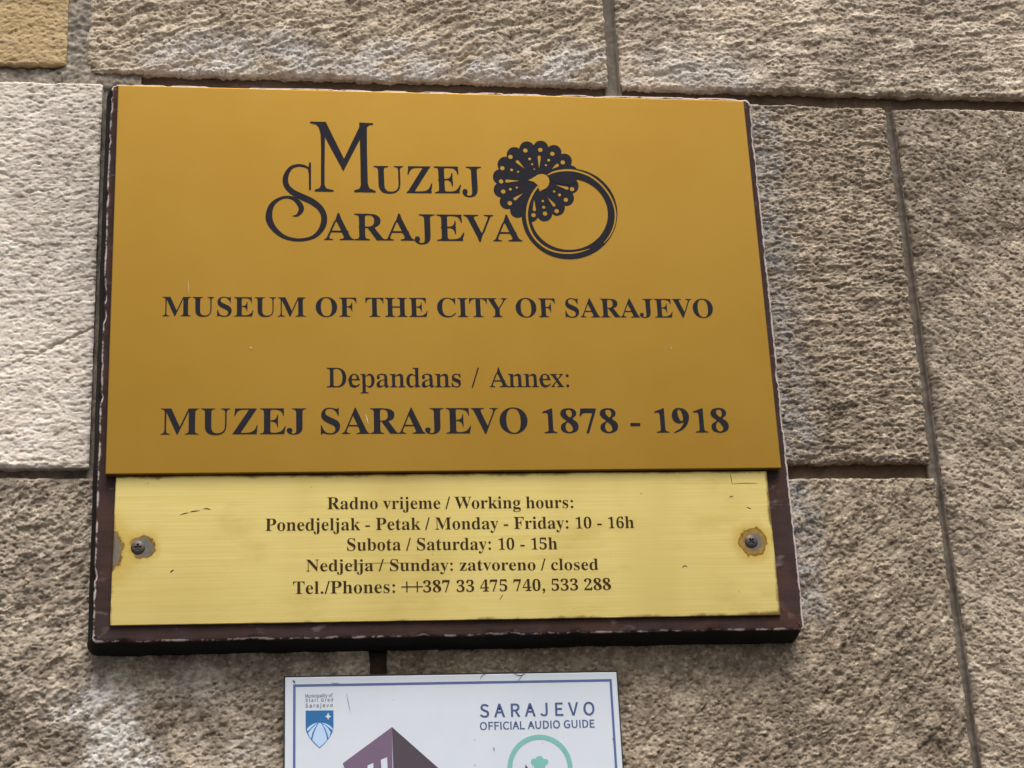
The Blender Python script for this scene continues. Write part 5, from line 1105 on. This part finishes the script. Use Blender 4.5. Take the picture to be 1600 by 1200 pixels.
M_plumL, M_plumD = paint('light_plum', srgb(116, 94, 118)), paint('dark_plum', srgb(78, 66, 76))
M_mint, M_text, M_grey = paint('mint_green', srgb(124, 184, 172)), paint('text_blue', srgb(70, 88, 132)), paint('text_grey', srgb(92, 92, 100))
M_rim = paint('dark_sign_edge', srgb(44, 42, 42), 0.6)

guide = empty('audio_guide_sign', SO[0], -0.0085, ZC + SO[1])
tag(guide, 'white printed audio guide sign with blue frame line and purple tower', 'sign')
d = DATA['sign']
tl, tr = np.array(d[0]), np.array(d[1])
dn = np.array([-3.4, -428.0])
rect = [tl, tr, tr + dn * [0.3, 1], tl + dn]
slab('panel', rect, -0.0015, 0.0042, M_white, guide, 0.0006, 2, origin=SO)
slab('back_plate', [(rect[0][0] - 1.2, rect[0][1] + 1.6), (rect[1][0] + 1.6, rect[1][1] + 1.6), (rect[2][0] + 1.6, rect[2][1] - 1.4), (rect[3][0] - 1.2, rect[3][1] - 1.4)],
     0.0010, 0.0110, M_rim, guide, 0, 2, origin=SO)
b = DATA['border']
btl, btr = np.array(b[0]), np.array(b[1])
bq = [btl, btr, btr + dn * [0.3, 0.967], btl + dn * [0.9, 0.967]]
inner = [bq[0] + [2.1, -2.1], bq[1] + [-2.1, -2.1], bq[2] + [-2.1, 2.1], bq[3] + [2.1, 2.1]]
YS = -0.00152
flat_shapes('frame_line', [bq, inner], YS, 0.0003, M_blue, guide, SO)
text(T['sar'], 'sans', YS, M_text, guide, SO, bold=16, sit=False, spread=True, thick=0.0003)
text(T['oag'], 'sans', YS, M_text, guide, SO, bold=15, sit=False, thick=0.0003)
for k in ('mun', 'sta', 'sa2'):
    text(T[k], 'sans', YS, M_grey, guide, SO, sit=False, thick=0.0003, bold=6, spread=(k != 'mun'))
for _p in ([(19.5, -366.5, 0.3), (21, -363.8, 0.7), (24, -362.6, 0.3)], [(48.5, -362.4, 0.3), (54, -364.5, 0.8), (59, -363.2, 0.2)], [(51, -370.5, 0.2), (55, -366, 0.6), (58.5, -361.8, 0.2)],
           [(-141.3, -363.4, 0.8), (-140.3, -364.4, 1.6), (-139.4, -365.6, 0.7)], [(-96, -376, 0.15), (-94.4, -384, 0.35), (-93, -392, 0.1)], [(-109, -366, 0.2), (-105, -367, 0.5), (-102, -366.4, 0.2)],
           [(132.5, -420.6, 0.4), (133.3, -422, 1.1), (133.5, -424, 0.4)], [(28.4, -424.5, 0.3), (28.8, -426.6, 0.8), (28.6, -428.2, 0.3)]):
    flat_shapes('scratch', [stroke(_p)], YS - 0.0002, 0.0002, M_grey, guide, SO)
shield = flat_shapes('shield_emblem', [DATA['shield']], YS, 0.0003, M_navy, guide, SO)
flat_shapes('pale_arches', DATA['arch'], -0.0001, 0.0003, M_sky, shield, SO)
flat_shapes('star', [DATA['star']], -0.0001, 0.0003, M_white, shield, SO)
tower = flat_shapes('tower_picture', [DATA['towerL']], YS, 0.0003, M_plumL, guide, SO)
flat_shapes('tower_side', [DATA['towerR']], 0, 0.0003, M_plumD, tower, SO)
flat_shapes('tower_window', DATA['towerW'], -0.0001, 0.0003, M_white, tower, SO)
(cx, cz), ro, ri = DATA['circ']
badge = flat_shapes('round_badge', [ring_poly(cx, cz, ro, 96), ring_poly(cx, cz, ri, 96)], YS, 0.0003, M_mint, guide, SO)
flat_shapes('hat_symbol', [DATA['hat']], 0, 0.0003, M_mint, badge, SO)
flat_shapes('pointer_symbol', [DATA['spike']], 0, 0.0003, M_plumD, badge, SO)
